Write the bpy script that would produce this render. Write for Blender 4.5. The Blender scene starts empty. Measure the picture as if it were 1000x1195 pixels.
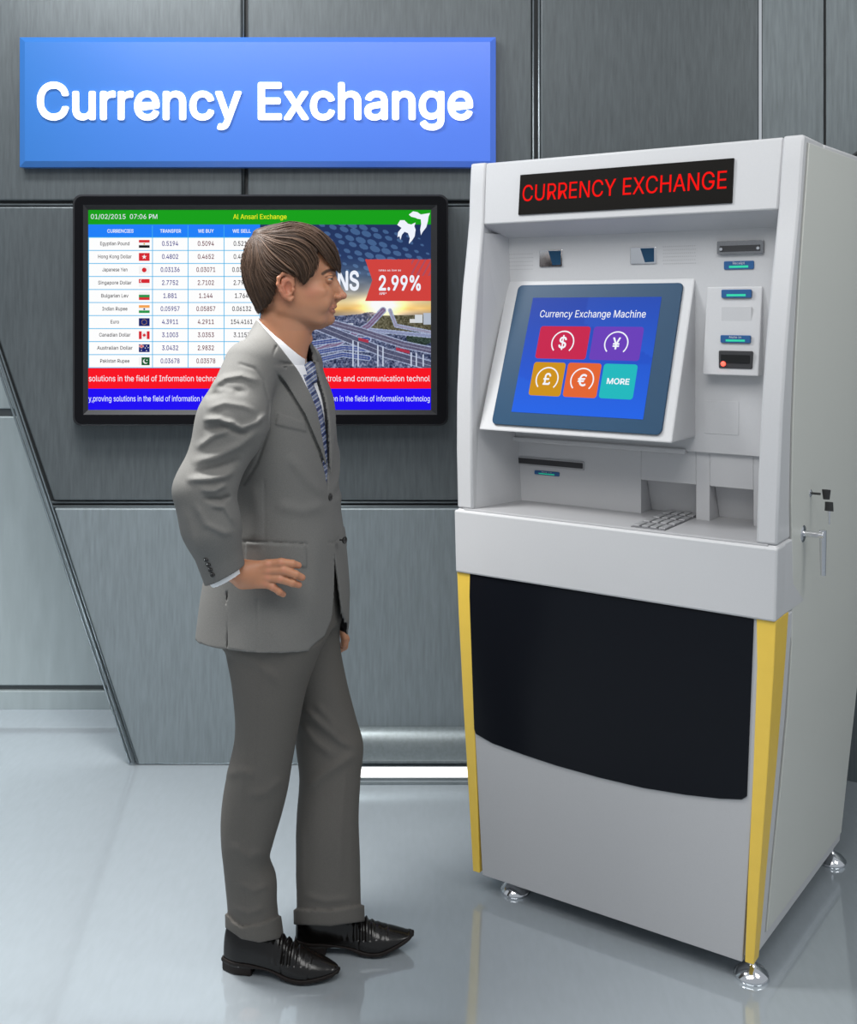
import bpy, bmesh, math, random
import numpy as np
from mathutils import Vector, Matrix
random.seed(7); rng = np.random.default_rng(7)
SC = bpy.context.scene; COL = SC.collection
F = 1280.0; HZ = 363.0; EYE = 1.58          # focal length in pixels (1000x1195 frame), horizon row, eye height

# ---------------------------------------------------------------- materials
def nodes(name):
    m = bpy.data.materials.new(name); m.use_nodes = True
    nt = m.node_tree; return m, nt, nt.nodes['Principled BSDF']
def setin(b, **k):
    for a, v in k.items():
        a = a.replace('_', ' ')
        if a in b.inputs: b.inputs[a].default_value = v
def mat(name, col, rough=.5, metal=0., var=.04, scale=30., stretch=(1, 1, 1), bump=0., emit=None, es=0., coat=0., spec=.5, attr=None):
    """procedural material: base colour gently varied by a noise texture"""
    m, nt, b = nodes(name)
    setin(b, Roughness=rough, Metallic=metal, Coat_Weight=coat, Coat_Roughness=.08, Specular_IOR_Level=spec)
    tc = nt.nodes.new('ShaderNodeTexCoord'); mp = nt.nodes.new('ShaderNodeMapping')
    mp.inputs['Scale'].default_value = stretch
    nz = nt.nodes.new('ShaderNodeTexNoise'); nz.inputs['Scale'].default_value = scale; nz.inputs['Detail'].default_value = 6
    nt.links.new(tc.outputs['Object'], mp.inputs['Vector']); nt.links.new(mp.outputs['Vector'], nz.inputs['Vector'])
    mr = nt.nodes.new('ShaderNodeMapRange'); mr.inputs['To Min'].default_value = 1 - var * 2; mr.inputs['To Max'].default_value = 1 + var * 2
    nt.links.new(nz.outputs['Fac'], mr.inputs['Value'])
    mx = nt.nodes.new('ShaderNodeMix'); mx.data_type = 'RGBA'; mx.blend_type = 'MULTIPLY'; mx.inputs['Factor'].default_value = 1
    mx.inputs['A'].default_value = (*col, 1)
    if attr:
        setin(b, Specular_IOR_Level=.05) if emit is not None else None
        at = nt.nodes.new('ShaderNodeAttribute'); at.attribute_name = attr; nt.links.new(at.outputs['Color'], mx.inputs['A'])
    nt.links.new(mr.outputs['Result'], mx.inputs['B'])
    if not (attr and emit is not None): nt.links.new(mx.outputs['Result'], b.inputs['Base Color'])
    else: b.inputs['Base Color'].default_value = (.01, .01, .01, 1)
    if bump:
        bp = nt.nodes.new('ShaderNodeBump'); bp.inputs['Strength'].default_value = bump; bp.inputs['Distance'].default_value = .002
        nt.links.new(nz.outputs['Fac'], bp.inputs['Height']); nt.links.new(bp.outputs['Normal'], b.inputs['Normal'])
    if emit is not None:
        b.inputs['Emission Color'].default_value = (*emit, 1); b.inputs['Emission Strength'].default_value = es
        if attr: nt.links.new(at.outputs['Color'], b.inputs['Emission Color'])
    return m
def lin(r, g, b):
    f = lambda c: (c / 255 / 12.92) if c / 255 <= .04045 else ((c / 255 + .055) / 1.055) ** 2.4
    return (f(r), f(g), f(b))
def lit(name, rgb, s=.94):        # what a lit display gives off
    c = lin(*rgb); return mat(name, tuple(x * .03 for x in c), .5, emit=c, es=s, var=0, spec=.05)

# ---------------------------------------------------------------- mesh collecting
class MB:
    def __init__(s): s.v = []; s.f = []; s.mi = []; s.n = 0
    def add(s, v, f, mi=0):
        v = np.asarray(v, float).reshape(-1, 3); s.v.append(v)
        s.f += [tuple(int(i) + s.n for i in q) for q in f]; s.mi += [mi] * len(f); s.n += len(v); return s
    def hexa(s, p, mi=0):   # 8 points: 4 bottom ring, 4 top ring
        return s.add(p, [(3, 2, 1, 0), (4, 5, 6, 7), (0, 1, 5, 4), (1, 2, 6, 5), (2, 3, 7, 6), (3, 0, 4, 7)], mi)
    def box(s, a, b, mi=0):
        (x0, y0, z0), (x1, y1, z1) = a, b
        return s.hexa([(x0, y0, z0), (x1, y0, z0), (x1, y1, z0), (x0, y1, z0), (x0, y0, z1), (x1, y0, z1), (x1, y1, z1), (x0, y1, z1)], mi)
    def prism(s, front, back, mi=0):   # two rings of equal length
        n = len(front); v = list(front) + list(back)
        return s.add(v, [tuple(range(n)), tuple(range(2 * n - 1, n - 1, -1))] + [(i, i + n, (i + 1) % n + n, (i + 1) % n) for i in range(n)], mi)
    def tube(s, pts, rs, n=10, mi=0, cap=True, flat=1.0, flatdir=None):
        pts = [Vector(p) for p in pts]; rs = rs if hasattr(rs, '__len__') else [rs] * len(pts)
        v = []; up = None
        for i, p in enumerate(pts):
            d = (pts[min(i + 1, len(pts) - 1)] - pts[max(i - 1, 0)]).normalized()
            if flatdir is not None: a = Vector(flatdir)
            elif up is None: a = Vector((0, 0, 1)) if abs(d.z) < .9 else Vector((1, 0, 0))
            else: a = up
            x = (a - d * a.dot(d)).normalized(); y = d.cross(x); up = x
            for k in range(n):
                t = 2 * math.pi * k / n; v.append(p + x * (math.cos(t) * rs[i] * flat) + y * (math.sin(t) * rs[i]))
        f = []
        for i in range(len(pts) - 1):
            for k in range(n): f.append((i * n + k, i * n + (k + 1) % n, (i + 1) * n + (k + 1) % n, (i + 1) * n + k))
        if cap: f += [tuple(range(n - 1, -1, -1)), tuple((len(pts) - 1) * n + k for k in range(n))]
        return s.add([tuple(q) for q in v], f, mi)
    def lathe(s, prof, c, axis=(0, 0, 1), n=32, mi=0):   # prof: (r, h)
        ax = Vector(axis).normalized(); a = Vector((1, 0, 0)) if abs(ax.x) < .9 else Vector((0, 1, 0))
        x = (a - ax * a.dot(ax)).normalized(); y = ax.cross(x); c = Vector(c); v = []
        for r, h in prof:
            for k in range(n):
                t = 2 * math.pi * k / n; v.append(tuple(c + ax * h + x * (r * math.cos(t)) + y * (r * math.sin(t))))
        f = [(i * n + k, i * n + (k + 1) % n, (i + 1) * n + (k + 1) % n, (i + 1) * n + k) for i in range(len(prof) - 1) for k in range(n)]
        f += [tuple(range(n - 1, -1, -1)), tuple((len(prof) - 1) * n + k for k in range(n))]
        return s.add(v, f, mi)
    def build(s, name, mats, parent=None, bevel=0, smooth=False, fix=True, angle=None, seg=2):
        V = np.concatenate(s.v) if s.v else np.zeros((0, 3))
        if parent is not None:
            r = parent
            while r.parent: r = r.parent
            M = np.array((Matrix.LocRotScale(r.location, r.rotation_euler, None)).inverted()); V = V @ M[:3, :3].T + M[:3, 3]
        me = bpy.data.meshes.new(name); me.from_pydata(V.tolist(), [], s.f)
        for m in (mats if isinstance(mats, (list, tuple)) else [mats]): me.materials.append(m)
        if any(s.mi): me.polygons.foreach_set('material_index', s.mi)
        if fix:
            bm = bmesh.new(); bm.from_mesh(me); bmesh.ops.recalc_face_normals(bm, faces=bm.faces); bm.to_mesh(me); bm.free()
        if smooth: me.polygons.foreach_set('use_smooth', [True] * len(me.polygons))
        if angle is not None: me.set_sharp_from_angle(angle=math.radians(angle))
        me.update()
        o = bpy.data.objects.new(name, me); COL.objects.link(o); o.parent = parent
        if bevel:
            b = o.modifiers.new('bevel', 'BEVEL'); b.width = bevel; b.segments = seg; b.limit_method = 'ANGLE'; b.angle_limit = .5
            b.harden_normals = False
        return o
def empty(name, loc, rz=0):
    o = bpy.data.objects.new(name, None); COL.objects.link(o); o.location = loc; o.rotation_euler = (0, 0, rz); o.empty_display_size = .1; return o
def tag(o, label=None, cat=None, group=None, kind=None):
    if label: o['label'] = label
    if cat: o['category'] = cat
    if group: o['group'] = group
    if kind: o['kind'] = kind
    return o
def at(px, py, d):                                    # point seen at a pixel, d metres in front of the lens
    return ((px - 500) * d / F, d, EYE - (py - HZ) * d / F)

# ---------------------------------------------------------------- lettering: glyph outlines filled as mesh
_tc = {}
def glyph(ch, ext):
    if (ch, ext) in _tc: return _tc[ch, ext]
    cs = [np.array(c, float).reshape(-1, 2) / 400 for c in GLY[ch][1:]]
    ar = [((c[:, 0] * np.roll(c[:, 1], -1) - np.roll(c[:, 0], -1) * c[:, 1]).sum()) for c in cs]; sg = np.sign(max(ar, key=abs))
    outer = [i for i in range(len(cs)) if ar[i] * sg > 0]; V = []; Fa = []
    for i in outer:       # each stroke outline with the holes inside it
        hs = [k for k in range(len(cs)) if ar[k] * sg < 0 and polydist(cs[k][:, 0], cs[k][:, 1], cs[i]).max() < 1e-3 and (len(outer) < 2 or abs(ar[k]) < abs(ar[i]))]
        c = bpy.data.curves.new('txt', 'CURVE'); c.dimensions = '2D'; c.fill_mode = 'BOTH'; c.extrude = ext
        for k in [i] + hs:
            sp = c.splines.new('POLY'); sp.points.add(len(cs[k]) - 1); sp.use_cyclic_u = True
            for q, pnt in enumerate(cs[k]): sp.points[q].co = (pnt[0], pnt[1], 0, 1)
        o = bpy.data.objects.new('txt', c); COL.objects.link(o); bpy.context.view_layer.update()
        me = o.evaluated_get(bpy.context.evaluated_depsgraph_get()).to_mesh()
        Fa += [tuple(x + len(V) for x in p.vertices) for p in me.polygons]; V += [v.co[:] for v in me.vertices]
        o.to_mesh_clear(); bpy.data.objects.remove(o); bpy.data.curves.remove(c)
    _tc[ch, ext] = (np.array(V), Fa); return _tc[ch, ext]
def glyphs(body, bold=0.0, ext=0.0):
    V = []; Fa = []; n = 0; pen = 0
    for ch in body:
        if ch == ' ': pen += 80; continue
        v, f = glyph(ch, ext); V.append(v + [pen / 400, 0, 0]); Fa += [tuple(x + n for x in q) for q in f]; n += len(v); pen += GLY[ch][0]
    return np.concatenate(V), Fa
def put(mb, body, P, x0, x1, yb, cap, bold=0., ext=0., mi=0, align='fit', back=0.):
    """letters in a plane: P(a,b,c) maps plane coords to space; x0..x1 extent, yb baseline, cap height (b units, signed)"""
    v0, f0 = glyphs(body, 0, ext); dirs = [(0, 0)]
    if bold > .012: dirs += [(math.cos(k * math.pi / 4), math.sin(k * math.pi / 4)) for k in range(8)]
    elif bold > .003: dirs += [(1, 0), (-1, 0)]
    v = np.concatenate([v0 + [dx * bold * .72, dy * bold * .72, k * 1.2e-5] for k, (dx, dy) in enumerate(dirs)]); f = [tuple(i + k * len(v0) for i in q) for k in range(len(dirs)) for q in f0]
    a0, a1 = v[:, 0].min(), v[:, 0].max(); s = abs(cap) / .5075
    sx = (x1 - x0) / (a1 - a0) if align == 'fit' else s
    X = x0 + (v[:, 0] - a0) * sx
    if align == 'c': X = (x0 + x1) / 2 + (v[:, 0] - (a0 + a1) / 2) * s * .95
    Y = yb + v[:, 1] * s * (1 if cap > 0 else -1)
    Z = v[:, 2] + back
    mb.add([P(x, y, z) for x, y, z in zip(X, Y, Z)], f, mi)
class TX:        # lettering on a display: each piece of writing is its own object
    def __init__(s, name, mats, par): s.a = (name, mats, par)
    def put(s, body, P, *r, mi=0, **k):
        q = MB(); put(q, body, P, *r, mi=0, **k); m = s.a[1][mi] if isinstance(s.a[1], list) else s.a[1]; return q.build(s.a[0], m, s.a[2], fix=False)

# ---------------------------------------------------------------- implicit surfaces, meshed by surface nets
def surface_nets(fn, lo, hi, h, coarse=4):
    lo = np.array(lo, float); hi = np.array(hi, float)
    nb = np.ceil((hi - lo) / (h * coarse)).astype(int) + 1; n = nb * coarse + 1
    ax = [lo[i] + h * coarse * np.arange(nb[i] + 1) for i in range(3)]
    G = np.stack(np.meshgrid(*ax, indexing='ij'), -1).reshape(-1, 3)
    C = np.concatenate([fn(G[i:i + 400000]) for i in range(0, len(G), 400000)]).reshape(nb + 1)
    mn = C[:-1, :-1, :-1].copy(); am = np.abs(mn)
    for a in (0, 1):
        for b in (0, 1):
            for c in (0, 1): am = np.minimum(am, np.abs(C[a:a + nb[0], b:b + nb[1], c:c + nb[2]]))
    act = am < h * coarse * 1.9 + .012
    vol = np.full(n, 1.0, np.float32)
    vol[:-1, :-1, :-1] = np.repeat(np.repeat(np.repeat(np.where(mn < 0, -1., 1.), coarse, 0), coarse, 1), coarse, 2)
    m = np.zeros(n, bool); A = np.repeat(np.repeat(np.repeat(act, coarse, 0), coarse, 1), coarse, 2)
    for a in (0, 1):
        for b in (0, 1):
            for c in (0, 1): m[a:a + A.shape[0], b:b + A.shape[1], c:c + A.shape[2]] |= A
    idx = np.argwhere(m)
    out = np.empty(len(idx), np.float32)
    for i in range(0, len(idx), 600000): out[i:i + 600000] = fn(lo + idx[i:i + 600000] * h)
    vol[m] = out
    s = vol < 0
    cs = s[:-1, :-1, :-1].astype(np.int8); cnt = np.zeros_like(cs)
    for a in (0, 1):
        for b in (0, 1):
            for c in (0, 1): cnt += s[a:a + n[0] - 1, b:b + n[1] - 1, c:c + n[2] - 1]
    cell = (cnt > 0) & (cnt < 8)
    ci = np.argwhere(cell); vid = np.full(cell.shape, -1, np.int64); vid[cell] = np.arange(len(ci))
    acc = np.zeros((len(ci), 3)); w = np.zeros(len(ci))
    cor = [(a, b, c) for a in (0, 1) for b in (0, 1) for c in (0, 1)]
    for i, p in enumerate(cor):
        for q in cor[i + 1:]:
            if sum(abs(x - y) for x, y in zip(p, q)) != 1: continue
            va = vol[ci[:, 0] + p[0], ci[:, 1] + p[1], ci[:, 2] + p[2]].astype(float)
            vb = vol[ci[:, 0] + q[0], ci[:, 1] + q[1], ci[:, 2] + q[2]].astype(float)
            c = (va < 0) != (vb < 0); t = np.where(c, va / np.where(c, va - vb, 1), 0)
            acc += np.where(c[:, None], np.array(p) + t[:, None] * (np.array(q) - np.array(p)), 0); w += c
    V = lo + h * (ci + acc / w[:, None])
    Fs = []
    for a in range(3):
        b, c = (a + 1) % 3, (a + 2) % 3
        sl = [slice(None)] * 3; s0 = list(sl); s1 = list(sl); s0[a] = slice(0, -1); s1[a] = slice(1, None)
        e = s[tuple(s0)] != s[tuple(s1)]; flip = s[tuple(s0)]
        g = np.argwhere(e); ok = (g[:, b] > 0) & (g[:, c] > 0) & (g[:, b] < n[b] - 1) & (g[:, c] < n[c] - 1); g = g[ok]
        fl = flip[g[:, 0], g[:, 1], g[:, 2]]
        def V4(db, dc):
            k = g.copy(); k[:, b] -= db; k[:, c] -= dc; return vid[k[:, 0], k[:, 1], k[:, 2]]
        q = np.stack([V4(1, 1), V4(0, 1), V4(0, 0), V4(1, 0)], 1); q[~fl] = q[~fl][:, ::-1]; Fs.append(q)
    return V, np.concatenate(Fs)
def grid_obj(name, parts, mats, parent, cols=None, mi=None):
    """parts: list of (V, F) joined in one mesh"""
    n = 0; vs = []; fs = []
    for V, Q in parts: vs.append(V); fs.append(Q + n); n += len(V)
    V = np.concatenate(vs); Q = np.concatenate(fs); VW = V
    r = parent
    if r is not None:
        while r.parent: r = r.parent
        M = np.array(Matrix.LocRotScale(r.location, r.rotation_euler, None).inverted()); V = V @ M[:3, :3].T + M[:3, 3]
    me = bpy.data.meshes.new(name); me.vertices.add(len(V)); me.vertices.foreach_set('co', V.ravel().astype(np.float32))
    me.loops.add(Q.size); me.loops.foreach_set('vertex_index', Q.ravel().astype(np.int32))
    me.polygons.add(len(Q)); me.polygons.foreach_set('loop_start', np.arange(0, Q.size, 4, dtype=np.int32))
    me.update(calc_edges=True); me.polygons.foreach_set('use_smooth', [True] * len(Q))
    for m in (mats if isinstance(mats, (list, tuple)) else [mats]): me.materials.append(m)
    if cols is not None:
        ca = me.color_attributes.new('col', 'FLOAT_COLOR', 'POINT'); c = cols(VW); ca.data.foreach_set('color', np.c_[c, np.ones(len(c))].ravel().astype(np.float32))
    if mi is not None: me.polygons.foreach_set('material_index', mi(VW[Q].mean(1)).astype(np.int32))
    me.validate(); me.update()
    o = bpy.data.objects.new(name, me); COL.objects.link(o); o.parent = parent; return o
def smin(a, b, k):
    h = np.clip(.5 + .5 * (b - a) / k, 0, 1); return b * (1 - h) + a * h - k * h * (1 - h)
def smax(a, b, k): return -smin(-a, -b, k)
def cone(p, a, b, r1, r2):
    a = np.asarray(a, float); ba = np.asarray(b, float) - a; t = np.clip((p - a) @ ba / max(ba @ ba, 1e-12), 0, 1)
    return np.linalg.norm(p - a - t[:, None] * ba, axis=1) - (r1 + t * (r2 - r1))
def ball(p, c, r): return np.linalg.norm(p - np.asarray(c), axis=1) - r
def ell(p, c, r):
    q = (p - np.asarray(c)) / np.asarray(r); k0 = np.linalg.norm(q, axis=1); k1 = np.linalg.norm(q / np.asarray(r), axis=1)
    return k0 * (k0 - 1) / np.maximum(k1, 1e-9)
def chain(p, pts, rs, k):
    d = None
    for i in range(len(pts) - 1):
        c = cone(p, pts[i], pts[i + 1], rs[i], rs[i + 1]); d = c if d is None else smin(d, c, k)
    return d
def spl(xs, ys):
    xs = np.asarray(xs, float); ys = np.asarray(ys, float); o = np.argsort(xs); xs = xs[o]; ys = ys[o]
    m = np.gradient(ys, xs)
    def f(x):
        x = np.clip(x, xs[0], xs[-1]); i = np.clip(np.searchsorted(xs, x) - 1, 0, len(xs) - 2)
        h = xs[i + 1] - xs[i]; t = (x - xs[i]) / h
        return ys[i] * (1 + 2 * t) * (1 - t) ** 2 + m[i] * h * t * (1 - t) ** 2 + ys[i + 1] * t * t * (3 - 2 * t) + m[i + 1] * h * t * t * (t - 1)
    return f
def polydist(x, y, P):      # signed distance to polygon, negative inside
    P = np.asarray(P, float); d = np.full(x.shape, 1e18); ins = np.zeros(x.shape, bool)
    for i in range(len(P)):
        a = P[i]; b = P[(i + 1) % len(P)]; e = b - a
        wx = x - a[0]; wy = y - a[1]; t = np.clip((wx * e[0] + wy * e[1]) / (e @ e), 0, 1)
        d = np.minimum(d, (wx - t * e[0]) ** 2 + (wy - t * e[1]) ** 2)
        if a[1] != b[1]:
            c = ((a[1] > y) != (b[1] > y)) & (x < (b[0] - a[0]) * (y - a[1]) / (b[1] - a[1]) + a[0]); ins ^= c
    d = np.sqrt(d); return np.where(ins, -d, d)
def linedist(x, y, P):      # distance to open polyline and position 0..1 along it
    P = np.asarray(P, float); L = np.linalg.norm(np.diff(P, axis=0), axis=1); T = L.sum(); acc = 0
    d = np.full(x.shape, 1e18); s = np.zeros(x.shape)
    for i in range(len(P) - 1):
        a = P[i]; e = P[i + 1] - a; wx = x - a[0]; wy = y - a[1]; t = np.clip((wx * e[0] + wy * e[1]) / (e @ e), 0, 1)
        q = (wx - t * e[0]) ** 2 + (wy - t * e[1]) ** 2; m = q < d; d = np.where(m, q, d); s = np.where(m, (acc + t * L[i]) / T, s); acc += L[i]
    return np.sqrt(d), s
def ridge(x, y, P, amp, w):  # a fold: rises along the line, fading to its ends
    d, s = linedist(x, y, P); return amp * np.exp(-(d / w) ** 2) * np.clip(np.minimum(s, 1 - s) * 5, 0, 1)
def sstep(e0, e1, x): t = np.clip((x - e0) / (e1 - e0), 0, 1); return t * t * (3 - 2 * t)
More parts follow.
